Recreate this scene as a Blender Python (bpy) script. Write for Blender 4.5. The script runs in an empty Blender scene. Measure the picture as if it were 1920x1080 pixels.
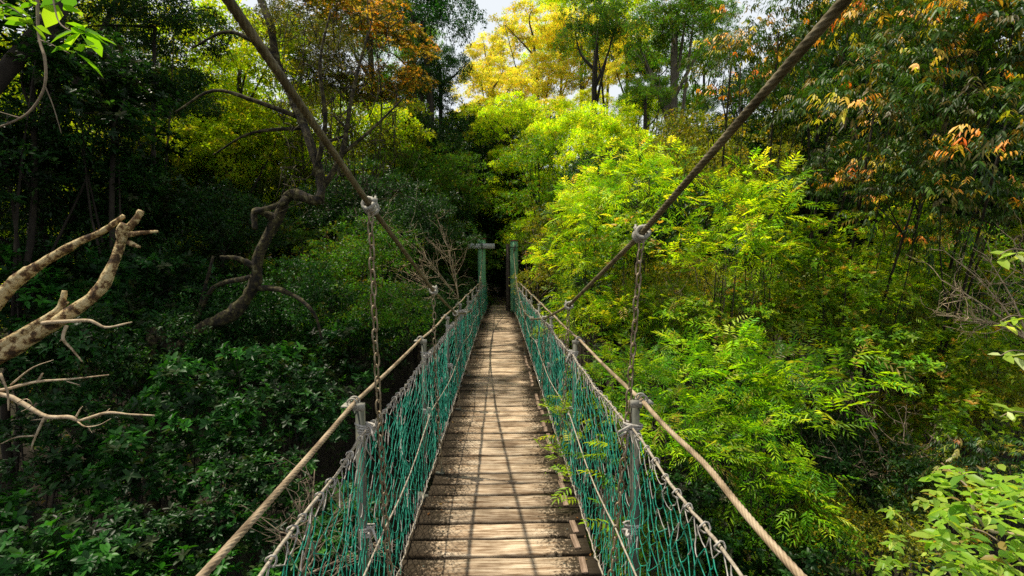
import bpy, math, random
import numpy as np
from mathutils import Vector, Matrix, Euler

rng = np.random.default_rng(7)
random.seed(7)
S = bpy.context.scene
COL = S.collection
R = math.radians
PI = math.pi

# ------------------------------------------------------------------ camera
F = 960.0
CAM = np.array([0.0, 0.0, 1.68])
pitch = math.atan(45 / 960.0)
yaw = math.atan(23 / 960.0)
cd = bpy.data.cameras.new('camera'); cam = bpy.data.objects.new('camera', cd); COL.objects.link(cam)
cam.location = CAM
cam.rotation_euler = (PI / 2 - pitch, 0, -yaw)
cd.lens = 18; cd.sensor_width = 36; cd.clip_start = 0.05; cd.clip_end = 3000
S.camera = cam
_m = np.array(Euler((PI / 2 - pitch, 0, -yaw)).to_matrix())


def P(px, py, d):
    """world point seen at photo pixel (px,py) at forward distance d"""
    v = np.array([(px - 960) / F * d, -(py - 540) / F * d, -d])
    return CAM + _m @ v


# ------------------------------------------------------------------ objects
def tag(o, label=None, cat=None, group=None, kind=None):
    if label: o['label'] = label
    if cat: o['category'] = cat
    if group: o['group'] = group
    if kind: o['kind'] = kind
    return o


def empty(name, loc, label=None, cat=None, group=None):
    o = bpy.data.objects.new(name, None); COL.objects.link(o)
    o.location = loc; o.empty_display_size = 0.1
    return tag(o, label, cat, group)


class MB:
    def __init__(s):
        s.v = []; s.f = []; s.c = []; s.n = 0

    def add(s, verts, faces, col=None):
        verts = np.asarray(verts, dtype=np.float32).reshape(-1, 3)
        faces = np.asarray(faces, dtype=np.int64)
        s.v.append(verts)
        if len(faces): s.f.append(faces + s.n)
        if col is None: col = (1, 1, 1)
        col = np.asarray(col, dtype=np.float32)
        if col.ndim == 1: col = np.tile(col, (len(verts), 1))
        s.c.append(col)
        s.n += len(verts)
        return s

    def mesh(s, name, mat, smooth=False):
        me = bpy.data.meshes.new(name)
        V = np.concatenate(s.v); C = np.concatenate(s.c)
        me.vertices.add(len(V)); me.vertices.foreach_set('co', V.ravel())
        sizes = np.concatenate([np.full(len(f), f.shape[1]) for f in s.f])
        idx = np.concatenate([f.ravel() for f in s.f])
        me.loops.add(len(idx)); me.loops.foreach_set('vertex_index', idx.astype(np.int32))
        me.polygons.add(len(sizes))
        st = np.concatenate([[0], np.cumsum(sizes)[:-1]])
        me.polygons.foreach_set('loop_start', st.astype(np.int32))
        if smooth: me.polygons.foreach_set('use_smooth', np.ones(len(sizes), dtype=bool))
        a = me.color_attributes.new('Col', 'FLOAT_COLOR', 'POINT')
        a.data.foreach_set('color', np.concatenate([C, np.ones((len(C), 1), np.float32)], 1).ravel())
        me.update(calc_edges=True)
        me.materials.append(mat)
        return me

    def build(s, name, mat, parent=None, smooth=False):
        o = bpy.data.objects.new(name, s.mesh(name, mat, smooth)); COL.objects.link(o)
        if parent is not None: o.parent = parent
        return o


def nrm(v, axis=-1):
    v = np.asarray(v, float)
    return v / (np.linalg.norm(v, axis=axis, keepdims=True) + 1e-9)


def box(mb, lo, hi, jit=0, col=None, bev=0.0):
    x0, y0, z0 = lo; x1, y1, z1 = hi
    if bev <= 0:
        v = np.array([(x, y, z) for z in (z0, z1) for y in (y0, y1) for x in (x0, x1)], float)
        f = [(0, 2, 3, 1), (4, 5, 7, 6), (0, 1, 5, 4), (2, 6, 7, 3), (0, 4, 6, 2), (1, 3, 7, 5)]
    else:
        b = bev
        lo_ = [(x0, y0), (x1, y0), (x1, y1), (x0, y1)]
        hi_ = [(x0 + b, y0 + b), (x1 - b, y0 + b), (x1 - b, y1 - b), (x0 + b, y1 - b)]
        v = [(x, y, z0) for x, y in lo_] + [(x, y, z1 - b) for x, y in lo_] + [(x, y, z1) for x, y in hi_]
        v = np.array(v, float)
        f = [(3, 2, 1, 0), (8, 9, 10, 11)]
        for k in range(4):
            j = (k + 1) % 4
            f += [(k, j, 4 + j, 4 + k), (4 + k, 4 + j, 8 + j, 8 + k)]
    if jit: v = v + np.random.default_rng(int(abs(x0 * 977 + y0 * 3571) * 10) % 99991).normal(0, jit, v.shape)
    mb.add(v, f, col)


def frames(pts):
    pts = np.asarray(pts, float)
    t = np.gradient(pts, axis=0); t = nrm(t)
    up = np.array([0, 0, 1.0]) if abs(t[0][2]) < .9 else np.array([1.0, 0, 0])
    n = np.zeros_like(t); n0 = nrm(np.cross(t[0], up))
    for i in range(len(t)):
        n0 = n0 - t[i] * np.dot(n0, t[i]); n0 = n0 / (np.linalg.norm(n0) + 1e-9)
        n[i] = n0
    b = np.cross(t, n)
    return t, n, b


def tube(mb, pts, rad, sides=6, col=None, lobes=0, lobe_amp=0, twist=0, rough=0, rg=None, caps=True):
    pts = np.asarray(pts, float); k = len(pts)
    rad = np.broadcast_to(np.asarray(rad, float), (k,))
    t, n, b = frames(pts)
    a = np.arange(sides) * 2 * PI / sides
    r = np.tile(rad[:, None], (1, sides))
    if lobes:
        s = np.concatenate([[0], np.cumsum(np.linalg.norm(np.diff(pts, axis=0), axis=1))])
        ph = lobes * a[None, :] - s[:, None] * twist
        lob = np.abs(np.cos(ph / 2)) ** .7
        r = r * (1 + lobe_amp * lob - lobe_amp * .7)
        g_ = (.62 + .38 * lob).reshape(-1, 1); col = np.repeat(g_, 3, 1)  # shade and dirt of the strand grooves baked into the vertex colour
    if rough:
        r = r * (1 + (rg or rng).normal(0, rough, r.shape))
    v = pts[:, None, :] + r[..., None] * (np.cos(a)[None, :, None] * n[:, None, :] + np.sin(a)[None, :, None] * b[:, None, :])
    i = np.arange(k - 1)[:, None] * sides; j = np.arange(sides)[None, :]; j2 = (j + 1) % sides
    f = np.stack([i + j, i + j2, i + sides + j2, i + sides + j], -1).reshape(-1, 4)
    mb.add(v.reshape(-1, 3), f, col)
    if caps and sides >= 3:
        base = mb.n - k * sides
        mb.f.append(np.array([[base + q for q in range(sides)][::-1]]))
        mb.f.append(np.array([[base + (k - 1) * sides + q for q in range(sides)]]))


def smooth_path(pts, n):
    """Catmull-Rom through control points"""
    p = np.asarray(pts, float)
    p = np.concatenate([[2 * p[0] - p[1]], p, [2 * p[-1] - p[-2]]])
    out = []
    seg = len(p) - 3
    for q in np.linspace(0, seg - 1e-6, n):
        i = int(q); t = q - i
        a, b, c, d = p[i], p[i + 1], p[i + 2], p[i + 3]
        out.append(.5 * ((2 * b) + (-a + c) * t + (2 * a - 5 * b + 4 * c - d) * t * t + (-a + 3 * b - 3 * c + d) * t ** 3))
    return np.array(out)


# ------------------------------------------------------------------ materials
def mat(name):
    m = bpy.data.materials.new(name); m.use_nodes = True
    nt = m.node_tree
    for n in list(nt.nodes): nt.nodes.remove(n)
    out = nt.nodes.new('ShaderNodeOutputMaterial')
    return m, nt, out


def N(nt, t, **kw):
    n = nt.nodes.new(t)
    for k, v in kw.items():
        if k in n.inputs: n.inputs[k].default_value = v
        else: setattr(n, k, v)
    return n


def ramp(nt, stops):
    r = nt.nodes.new('ShaderNodeValToRGB')
    el = r.color_ramp.elements
    while len(el) < len(stops): el.new(.5)
    for e, (p, c) in zip(el, stops):
        e.position = p; e.color = (*c, 1)
    return r


def simple(name, stops, scale=(8, 8, 8), nscale=1.0, rough=.8, metal=0., bump=.3, bdist=.003, detail=8, coord='Object', attr=False):
    m, nt, out = mat(name); L = nt.links
    tc = N(nt, 'ShaderNodeTexCoord'); mp = N(nt, 'ShaderNodeMapping'); mp.inputs['Scale'].default_value = scale
    L.new(tc.outputs[coord], mp.inputs[0])
    no = N(nt, 'ShaderNodeTexNoise', Scale=nscale, Detail=detail, Roughness=.65)
    L.new(mp.outputs[0], no.inputs['Vector'])
    rp = ramp(nt, stops); L.new(no.outputs['Fac'], rp.inputs[0])
    bs = N(nt, 'ShaderNodeBsdfPrincipled', Roughness=rough, Metallic=metal)
    if attr:
        at = N(nt, 'ShaderNodeAttribute', attribute_name='Col')
        mx = N(nt, 'ShaderNodeMix', data_type='RGBA', blend_type='MULTIPLY'); mx.inputs[0].default_value = 1
        L.new(rp.outputs[0], mx.inputs[6]); L.new(at.outputs['Color'], mx.inputs[7]); L.new(mx.outputs[2], bs.inputs['Base Color'])
    else:
        L.new(rp.outputs[0], bs.inputs['Base Color'])
    if bump:
        bp = N(nt, 'ShaderNodeBump', Strength=bump, Distance=bdist); L.new(no.outputs['Fac'], bp.inputs['Height']); L.new(bp.outputs[0], bs.inputs['Normal'])
    L.new(bs.outputs[0], out.inputs[0])
    return m


def leaf_mat(name, trans=.45, rough=.38, tboost=(1.5, 1.35, .5), spec=.5):
    m, nt, out = mat(name); L = nt.links
    at = N(nt, 'ShaderNodeAttribute', attribute_name='Col')
    oi = N(nt, 'ShaderNodeObjectInfo')
    mx = N(nt, 'ShaderNodeMix', data_type='RGBA', blend_type='MULTIPLY'); mx.inputs[0].default_value = 1
    L.new(at.outputs['Color'], mx.inputs[6]); L.new(oi.outputs['Color'], mx.inputs[7])
    bs = N(nt, 'ShaderNodeBsdfPrincipled', Roughness=rough)
    bs.inputs['Specular IOR Level'].default_value = spec
    L.new(mx.outputs[2], bs.inputs['Base Color'])
    tb = N(nt, 'ShaderNodeMix', data_type='RGBA', blend_type='MULTIPLY'); tb.inputs[0].default_value = 1
    tb.inputs[7].default_value = (*tboost, 1)
    L.new(mx.outputs[2], tb.inputs[6])
    tr = N(nt, 'ShaderNodeBsdfTranslucent'); L.new(tb.outputs[2], tr.inputs[0])
    ms = N(nt, 'ShaderNodeMixShader'); ms.inputs[0].default_value = trans
    L.new(bs.outputs[0], ms.inputs[1]); L.new(tr.outputs[0], ms.inputs[2])
    L.new(ms.outputs[0], out.inputs[0])
    return m


M = {}
M['leaf'] = leaf_mat('leaf', .5, .4, (1.75, 1.6, .5), spec=.35)
M['leaf_dark'] = leaf_mat('leaf_dark', .35, .42, (1.5, 1.5, .5), .3)
M['leaf_far'] = leaf_mat('leaf_far', .55, .55, (1.4, 1.45, .5), .3)
M['bark'] = simple('bark', [(.3, (.012, .009, .006)), (.55, (.035, .027, .018)), (.75, (.08, .065, .045))], (6, 6, 2), 1.5, .95, bump=.8, bdist=.02)
M['bark_pale'] = simple('bark_pale', [(.3, (.04, .032, .024)), (.55, (.12, .1, .075)), (.75, (.22, .19, .15))], (5, 5, 2), 1.5, .9, bump=.6, bdist=.02)
M['moss_bark'] = simple('moss_bark', [(.40, (.008, .007, .004)), (.5, (.035, .025, .012)), (.58, (.08, .07, .02)), (.66, (.18, .16, .09))], (4, 4, 4), 3.2, .95, bump=1, bdist=.03)
M['dead'] = simple('dead_bark', [(.38, (.05, .028, .012)), (.47, (.2, .11, .04)), (.51, (.55, .41, .19)), (.63, (.74, .6, .33)), (.72, (.3, .28, .12))], (10, 10, 10), 1.7, .85, bump=1, bdist=.02)
M['twig'] = simple('twig', [(.3, (.12, .08, .05)), (.6, (.3, .23, .16))], (9, 9, 9), 2, .9)
M['twig_pale'] = simple('twig_pale', [(.35, (.2, .13, .07)), (.5, (.5, .38, .24)), (.7, (.68, .55, .38))], (9, 9, 9), 2, .9)
M['steel'] = simple('galvanised_steel', [(.3, (.05, .055, .04)), (.55, (.12, .125, .095)), (.75, (.22, .19, .12))], (18, 18, 6), 2, .6, .1, .15)
M['chain'] = simple('chain_steel', [(.3, (.12, .09, .05)), (.5, (.26, .2, .12)), (.75, (.45, .4, .3))], (30, 30, 30), 2, .45, .4, .2)
M['clamp'] = simple('clamp', [(.3, (.25, .24, .2)), (.6, (.42, .4, .33)), (.8, (.6, .56, .46))], (40, 40, 40), 2, .6, .1, .3)
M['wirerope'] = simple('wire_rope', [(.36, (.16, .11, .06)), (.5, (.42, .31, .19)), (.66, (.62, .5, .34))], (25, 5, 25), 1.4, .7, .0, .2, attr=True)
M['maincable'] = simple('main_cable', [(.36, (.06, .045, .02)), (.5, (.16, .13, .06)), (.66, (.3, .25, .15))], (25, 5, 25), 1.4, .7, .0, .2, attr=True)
M['netgreen'] = simple('net_green', [(.35, (.0, .15, .09)), (.52, (.01, .33, .215)), (.7, (.12, .52, .38))], (20, 20, 20), 2, .45, 0, 0)
M['netwhite'] = simple('net_white', [(.3, (.22, .2, .17)), (.55, (.5, .47, .42)), (.75, (.75, .72, .68))], (30, 30, 30), 2, .8, 0, 0)
M['rope'] = simple('rope', [(.3, (.2, .16, .11)), (.55, (.45, .39, .3)), (.75, (.68, .62, .52))], (40, 40, 40), 2, .9, 0, .2)
M['greenpost'] = simple('green_post', [(.3, (.10, .32, .16)), (.5, (.2, .52, .27)), (.7, (.42, .66, .28)), (.85, (.6, .62, .36))], (9, 9, 1), 1.6, .75, 0, .4, .01)
M['redcap'] = simple('red_cap', [(.3, (.16, .035, .02)), (.7, (.3, .09, .06))], (9, 9, 9), 2, .8)
M['greyboard'] = simple('grey_board', [(.3, (.4, .42, .38)), (.7, (.75, .75, .7))], (2, 20, 20), 2, .85)


# deck wood: grain across the bridge, mossy dark ends, pale worn middle
def wood_mat():
    m, nt, out = mat('weathered_planks'); L = nt.links
    tc = N(nt, 'ShaderNodeTexCoord'); oi = N(nt, 'ShaderNodeObjectInfo')
    add = N(nt, 'ShaderNodeVectorMath', operation='ADD'); sc = N(nt, 'ShaderNodeVectorMath', operation='SCALE')
    cv = N(nt, 'ShaderNodeCombineXYZ'); L.new(oi.outputs['Random'], cv.inputs[0]); L.new(oi.outputs['Random'], cv.inputs[1]); L.new(oi.outputs['Random'], cv.inputs[2])
    L.new(cv.outputs[0], sc.inputs[0]); sc.inputs['Scale'].default_value = 37
    L.new(tc.outputs['Object'], add.inputs[0]); L.new(sc.outputs[0], add.inputs[1])
    mp = N(nt, 'ShaderNodeMapping'); mp.inputs['Scale'].default_value = (2.2, 34, 34); L.new(add.outputs[0], mp.inputs[0])
    g = N(nt, 'ShaderNodeTexNoise', Scale=1.6, Detail=10, Roughness=.7, Distortion=.6); L.new(mp.outputs[0], g.inputs['Vector'])
    r1 = ramp(nt, [(.3, (.06, .036, .018)), (.4, (.27, .175, .10)), (.5, (.54, .42, .295)), (.66, (.85, .73, .56))])
    L.new(g.outputs['Fac'], r1.inputs[0])
    # blotches
    b = N(nt, 'ShaderNodeTexNoise', Scale=3.5, Detail=6, Roughness=.6); L.new(add.outputs[0], b.inputs['Vector'])
    r2 = ramp(nt, [(.35, (.5, .46, .42)), (.58, (1.1, 1.08, 1.05))]); L.new(b.outputs['Fac'], r2.inputs[0])
    m1 = N(nt, 'ShaderNodeMix', data_type='RGBA', blend_type='MULTIPLY'); m1.inputs[0].default_value = 1
    L.new(r1.outputs[0], m1.inputs[6]); L.new(r2.outputs[0], m1.inputs[7])
    # per plank tone
    r3 = ramp(nt, [(0, (.72, .72, .72)), (1, (1.2, 1.18, 1.15))]); L.new(oi.outputs['Random'], r3.inputs[0])
    m2 = N(nt, 'ShaderNodeMix', data_type='RGBA', blend_type='MULTIPLY'); m2.inputs[0].default_value = 1
    L.new(m1.outputs[2], m2.inputs[6]); L.new(r3.outputs[0], m2.inputs[7])
    # mossy dark ends
    sx = N(nt, 'ShaderNodeSeparateXYZ'); L.new(tc.outputs['Object'], sx.inputs[0])
    ab = N(nt, 'ShaderNodeMath', operation='ABSOLUTE'); L.new(sx.outputs[0], ab.inputs[0])
    n3 = N(nt, 'ShaderNodeTexNoise', Scale=45, Detail=6, Roughness=.8); L.new(add.outputs[0], n3.inputs['Vector'])
    n4 = N(nt, 'ShaderNodeTexNoise', Scale=4, Detail=3); L.new(add.outputs[0], n4.inputs['Vector'])
    ma = N(nt, 'ShaderNodeMath', operation='MULTIPLY_ADD'); L.new(n3.outputs['Fac'], ma.inputs[0]); ma.inputs[1].default_value = .9; L.new(ab.outputs[0], ma.inputs[2])
    mb_ = N(nt, 'ShaderNodeMath', operation='MULTIPLY_ADD'); L.new(n4.outputs['Fac'], mb_.inputs[0]); mb_.inputs[1].default_value = .3; L.new(ma.outputs[0], mb_.inputs[2])
    r4 = ramp(nt, [(.88, (0, 0, 0)), (1.0, (.95, .95, .95))]); L.new(mb_.outputs[0], r4.inputs[0])
    m3 = N(nt, 'ShaderNodeMix', data_type='RGBA'); L.new(r4.outputs[0], m3.inputs[0]); L.new(m2.outputs[2], m3.inputs[6]); m3.inputs[7].default_value = (.022, .016, .009, 1)
    bs = N(nt, 'ShaderNodeBsdfPrincipled', Roughness=.85); bs.inputs['Specular IOR Level'].default_value = .15; L.new(m3.outputs[2], bs.inputs['Base Color'])
    bp = N(nt, 'ShaderNodeBump', Strength=.7, Distance=.004); L.new(g.outputs['Fac'], bp.inputs['Height']); L.new(bp.outputs[0], bs.inputs['Normal'])
    L.new(bs.outputs[0], out.inputs[0])
    return m


M['plank'] = wood_mat()
M['cleat'] = simple('cleat_wood', [(.35, (.12, .075, .045)), (.6, (.4, .28, .2))], (30, 4, 30), 2, .85)
M['timber'] = simple('timber', [(.3, (.04, .03, .02)), (.7, (.12, .09, .06))], (30, 3, 30), 2, .9)


def ground_mat():
    m, nt, out = mat('forest_floor'); L = nt.links
    tc = N(nt, 'ShaderNodeTexCoord')
    a = N(nt, 'ShaderNodeTexNoise', Scale=.8, Detail=12, Roughness=.75); L.new(tc.outputs['Object'], a.inputs['Vector'])
    r1 = ramp(nt, [(.3, (.012, .01, .006)), (.5, (.04, .03, .018)), (.62, (.035, .045, .014)), (.8, (.08, .06, .035))]); L.new(a.outputs['Fac'], r1.inputs[0])
    bs = N(nt, 'ShaderNodeBsdfPrincipled', Roughness=1); L.new(r1.outputs[0], bs.inputs['Base Color'])
    bp = N(nt, 'ShaderNodeBump', Strength=1, Distance=.15); L.new(a.outputs['Fac'], bp.inputs['Height']); L.new(bp.outputs[0], bs.inputs['Normal'])
    L.new(bs.outputs[0], out.inputs[0])
    return m


M['ground'] = ground_mat()
M['path'] = simple('path_dirt', [(.3, (.07, .045, .028)), (.55, (.17, .12, .08)), (.75, (.28, .21, .14))], (2, 2, 2), 3, 1, bump=1, bdist=.03)


# ------------------------------------------------------------------ ground
def sstep(a, b, x):
    t = np.clip((x - a) / (b - a), 0, 1); return t * t * (3 - 2 * t)


def G(x, y):
    x = np.asarray(x, float); y = np.asarray(y, float)
    g = -4.6 + 0 * x
    far = sstep(14.5, 20.3, y) * 4.42
    near = (1 - sstep(-3.5, 1.2, y)) * 4.3
    left = sstep(3, 16, -x) * 4.5
    right = sstep(3, 22, x) * 2.4
    g = g + np.maximum(np.maximum(far, near), np.maximum(left, right) )
    g = g + sstep(26, 90, np.hypot(x, y)) * 5 + sstep(120, 500, np.hypot(x, y)) * 30
    g = g + .25 * np.sin(x * .9 + 1) * np.cos(y * .7) * sstep(1.2, 3, np.abs(x))
    return g


def graded(lo, hi, fine_lo, fine_hi, step):
    a = list(np.arange(fine_lo, fine_hi + 1e-6, step)); s = step
    x = fine_hi
    while x < hi: s *= 1.25; x += s; a.append(x)
    x = fine_lo; s = step
    while x > lo: s *= 1.25; x -= s; a.insert(0, x)
    return np.array(a)


gx = graded(-900, 900, -24, 24, .4); gy = graded(-900, 900, -6, 42, .4)
X, Y = np.meshgrid(gx, gy)
Z = G(X, Y)
mb = MB()
nx, ny = len(gx), len(gy)
i = (np.arange(ny - 1)[:, None] * nx + np.arange(nx - 1)[None, :]).ravel()
mb.add(np.stack([X, Y, Z], -1), np.stack([i, i + 1, i + nx + 1, i + nx], -1))
tag(mb.build('ground', M['ground'], smooth=True), kind='structure')
# dirt path running on from the end of the bridge
pv = []; pf = []
for q, yy in enumerate(np.arange(21.0, 34, .5)):
    w = .75 + .12 * math.sin(yy * 2.1)
    cx = -.05 + .05 * math.sin(yy) - .02 * (yy - 21)
    for s in (-1, -.4, .4, 1):
        xx = cx + s * w
        pv.append((xx, yy, float(G(xx, yy)) + (.03 if abs(s) < .5 else .008)))
    if q:
        b = q * 4
        for s in range(3): pf.append((b - 4 + s, b - 3 + s, b + 1 + s, b + s))
mb = MB(); mb.add(pv, pf); tag(mb.build('path', M['path'], smooth=True), kind='structure')

# ------------------------------------------------------------------ footbridge
SP = 1.857
YD = lambda k: (0.2 + k) * SP
TY = 18.5     # tower distance


CZ = {-1: ([-2.5, 0, 1.15, 2.228, 4.085, 5.94, 7.8, 9.65, 11.5, 13.4, 15.2, 17, 18.5], [3.75, 2.68, 2.27, 1.93, 1.468, 1.105, .925, .80, .82, .96, 1.26, 1.72, 2.27]),
      1: ([-2.5, 0, 1.015, 2.228, 4.085, 5.94, 7.8, 9.65, 11.5, 13.4, 15.2, 17, 18.5], [3.6, 2.58, 2.2, 1.81, 1.345, 1.04, .84, .765, .80, .95, 1.25, 1.75, 2.3])}
CX = {-1: ([-2.5, 1.15, 2.228, 4.085, 5.94, 18.5], [.68, .6, .557, .528, .513, .6]), 1: ([-2.5, 1.015, 2.228, 4.085, 5.94, 9, 18.5], [.8, .68, .617, .553, .52, .47, .49])}


def cable_z(y, side=-1):
    xs, zs = CZ[side]
    return np.interp(y, xs, zs)


def cable_x(side, y):
    xs, zs = CX[side]
    return side * np.interp(y, xs, zs)


def deck_z(y):
    return -.035 * math.sin(max(0, min(1, (y - 1) / 20)) * PI) + .0


bridge = empty('footbridge', (0, 10, 0), 'narrow suspension footbridge with worn timber planks, steel posts, cables and hanging chains over the gully', 'footbridge')
bridge_off = np.array([0, 10, 0.0])


def bp(mb, name, m, smooth=False, parent=None):
    """build as part of the bridge, verts given in world space"""
    for a in mb.v: a -= bridge_off.astype(np.float32)
    return mb.build(name, m, parent or bridge, smooth)


# planks
pr = np.random.default_rng(3)
NPL = 98
plank_objs = []
variants = []
for q in range(8):
    mb = MB()
    x0 = -.55 + pr.normal(0, .008); x1 = .55 + pr.normal(0, .008)
    n = 12
    xs = np.linspace(x0, x1, n)
    top = []
    wy = .0795
    wob0 = pr.normal(0, .0032, n); wob1 = pr.normal(0, .0032, n); wz = pr.normal(0, .0012, n)
    V = []
    for k in range(n):
        V += [(xs[k], -wy + wob0[k], -.038), (xs[k], -wy + wob0[k] - .001, -.004 + wz[k]), (xs[k], -wy + .005 + wob0[k], wz[k]),
              (xs[k], wy - .005 + wob1[k], wz[k]), (xs[k], wy + wob1[k], -.005 + wz[k]), (xs[k], wy + wob1[k], -.038)]
    f = []
    for k in range(n - 1):
        for s in range(6):
            s2 = (s + 1) % 6
            f.append((k * 6 + s, k * 6 + s2, (k + 1) * 6 + s2, (k + 1) * 6 + s))
    mb.add(V, np.array(f)[:, ::-1])
    mb.f.append(np.array([list(range(6))])); mb.f.append(np.array([[(n - 1) * 6 + s for s in range(6)][::-1]]))
    # two bolt heads per side
    variants.append(mb.mesh('plank', M['plank']))
cl = MB(); box(cl, (.45, -.076, .001), (.487, .07, .014), bev=.003); cleat_me = cl.mesh('cleat', M['cleat'])
bl = MB()
tube(bl, [(0, 0, 0), (0, 0, .005)], .006, 8)
bolt_me = bl.mesh('bolt', M['steel'])
for q in range(NPL):
    y = 1.6 + q * .1987
    o = bpy.data.objects.new('plank', variants[pr.integers(8)]); COL.objects.link(o); o.parent = bridge
    pinch = 1 - .10 * sstep(15, 18.5, y)
    o.location = (pr.normal(0, .006), y - 10 + pr.normal(0, .002), deck_z(y) + pr.normal(0, .003))
    o.rotation_euler = (pr.normal(0, .012), pr.normal(0, .004), pr.normal(0, .009) + (PI if pr.random() < .5 else 0))
    o.scale = (pinch, 1, 1)
    if q < 40 and q not in (4, 9, 13, 14, 20, 26, 27, 33):
        c = bpy.data.objects.new('cleat', cleat_me); COL.objects.link(c); c.parent = o
        c.location = (pr.normal(0, .006), 0, .0)
        if abs(o.rotation_euler.z) > 1: c.rotation_euler.z = PI
        if abs(o.rotation_euler.z) > 1: c.location.x = -c.location.x
        c.rotation_euler.z += pr.normal(0, .04)
        for sx in (-.43, .36):
            b = bpy.data.objects.new('bolt', bolt_me); COL.objects.link(b); b.parent = o; b.location = (sx, .01, 0)
    plank_objs.append(o)

# stringers under the planks
for sx in (-.36, .36):
    mb = MB(); box(mb, (sx - .04, 1.4, -.17), (sx + .04, 21, -.078)); bp(mb, 'stringer', M['timber'])

# cross beams, guard posts, hangers
ks = list(range(1, 10))
for k in ks:
    y = YD(k)
    mb = MB()
    box(mb, (-.66, y - .025, -.23), (.66, y + .025, -.175)); box(mb, (-.66, y - .028, -.235), (.66, y - .022, -.18))
    bp(mb, 'crossbeam', M['steel'])
    for side in (-1, 1):
        mb = MB()
        h = 1.075 + random.uniform(-.01, .01)
        a = .017; t = .003; xc = side * .605; lean = random.uniform(-.008, .008)
        for lo, hi in (((-a, -a), (a, -a + t)), ((-a, a - t), (a, a)), ((-a, -a + t), (-a + t, a - t)), ((a - t, -a + t), (a, a - t))):
            box(mb, (xc + lo[0], y + lo[1], -.24), (xc + hi[0], y + hi[1], h))
        for v in mb.v: v[:, 0] += lean * v[:, 2]
        post = bp(mb, 'guard_post', M['steel'])
        # bracket and u-bolt holding the hand cable
        mb = MB()
        xc2 = xc + lean
        box(mb, (xc2 - .026, y - .024, h - .028), (xc2 + .026, y - .0185, h + .004), bev=.001)
        box(mb, (xc2 + (side * .012 if side > 0 else -.075), y - .03, h - .012), (xc2 + (.075 if side > 0 else side * .012), y + .03, h - .004), bev=.001)
        for dy in (-.018, .018):
            ring = [(xc2 + side * (.03) + .021 * math.cos(u), y + dy, h + .006 + .019 * math.sin(u)) for u in np.linspace(0, PI, 9)]
            tube(mb, ring, .0045, 6)
            tube(mb, [(xc2 + side * .03 - .021, y + dy, h - .026), (xc2 + side * .03 - .021, y + dy, h + .008)], .0045, 6)
            tube(mb, [(xc2 + side * .03 + .021, y + dy, h - .026), (xc2 + side * .03 + .021, y + dy, h + .008)], .0045, 6)
        bp(mb, 'cable_bracket', M['clamp'], parent=post)

# one chain link profile
def link_ring(seg=14, sides=6, wire=.0042, hw=.012, hl=.0225):
    pts = []
    for q in range(seg):
        u = 2 * PI * q / seg
        pts.append((hw * math.cos(u), 0, hl * math.sin(u) + (.009 if math.sin(u) > 0.01 else -.009 if math.sin(u) < -.01 else 0)))
    pts = np.array(pts)
    nxt = np.roll(pts, -1, 0); prv = np.roll(pts, 1, 0)
    t = nrm(nxt - prv); n = np.array([0, 1.0, 0]); b = np.cross(t, n)
    a = np.arange(sides) * 2 * PI / sides
    v = pts[:, None] + wire * (np.cos(a)[None, :, None] * n + np.sin(a)[None, :, None] * b[:, None])
    f = []
    for q in range(seg):
        for s in range(sides):
            f.append((q * sides + s, q * sides + (s + 1) % sides, ((q + 1) % seg) * sides + (s + 1) % sides, ((q + 1) % seg) * sides + s))
    return v.reshape(-1, 3), np.array(f)


LV, LF = link_ring()


def chain(mb, top, bot, sway=.0):
    top = np.array(top, float); bot = np.array(bot, float)
    L_ = np.linalg.norm(top - bot); n = max(2, int(L_ / .051)); d = (bot - top) / L_
    a = nrm(np.cross(d, (0, 1, 0.01))); b = np.cross(d, a)
    ph = random.uniform(0, PI); tw = random.uniform(-.05, .08)
    for q in range(n):
        c = top + d * (q + .5) * L_ / n + a * sway * math.sin(q / n * PI) + a * .003 * math.sin(q * 2.1 + ph) + b * .003 * math.cos(q * 1.7)
        ang = ph + (q % 2) * PI / 2 + tw * q
        ex = a * math.cos(ang) + b * math.sin(ang); ey = np.cross(d, ex)
        V = c + LV[:, :1] * ex + LV[:, 1:2] * ey + LV[:, 2:3] * d
        mb.add(V, LF)


def wrap_clamp(mb, c, tdir, r=.019):
    """bulldog grip / wrapped wire knot round the main cable"""
    c = np.array(c, float); t = nrm(tdir); a = nrm(np.cross(t, (0, 0, 1))); b = np.cross(a, t)
    for q, off in enumerate((-.02, 0, .021)):
        tilt = (q - 1) * .35
        ring = []
        for u in np.linspace(0, 2 * PI, 13):
            ring.append(c + t * (off * 1.4 + tilt * .02 * math.cos(u)) + (a * math.cos(u) + b * math.sin(u)) * (r + .006))
        tube(mb, ring, .0095, 7, rough=.1)
    for s in (-1, 1):
        tube(mb, [c + a * s * .018 - b * .02, c + a * s * .022 + b * .045], .005, 6)
        tube(mb, [c + a * s * .021 + b * .02, c + a * s * .022 + b * .033], .0105, 6)
    box_c = c + b * .02
    tube(mb, [box_c - a * .03, box_c + a * .03], .008, 6)


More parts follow.
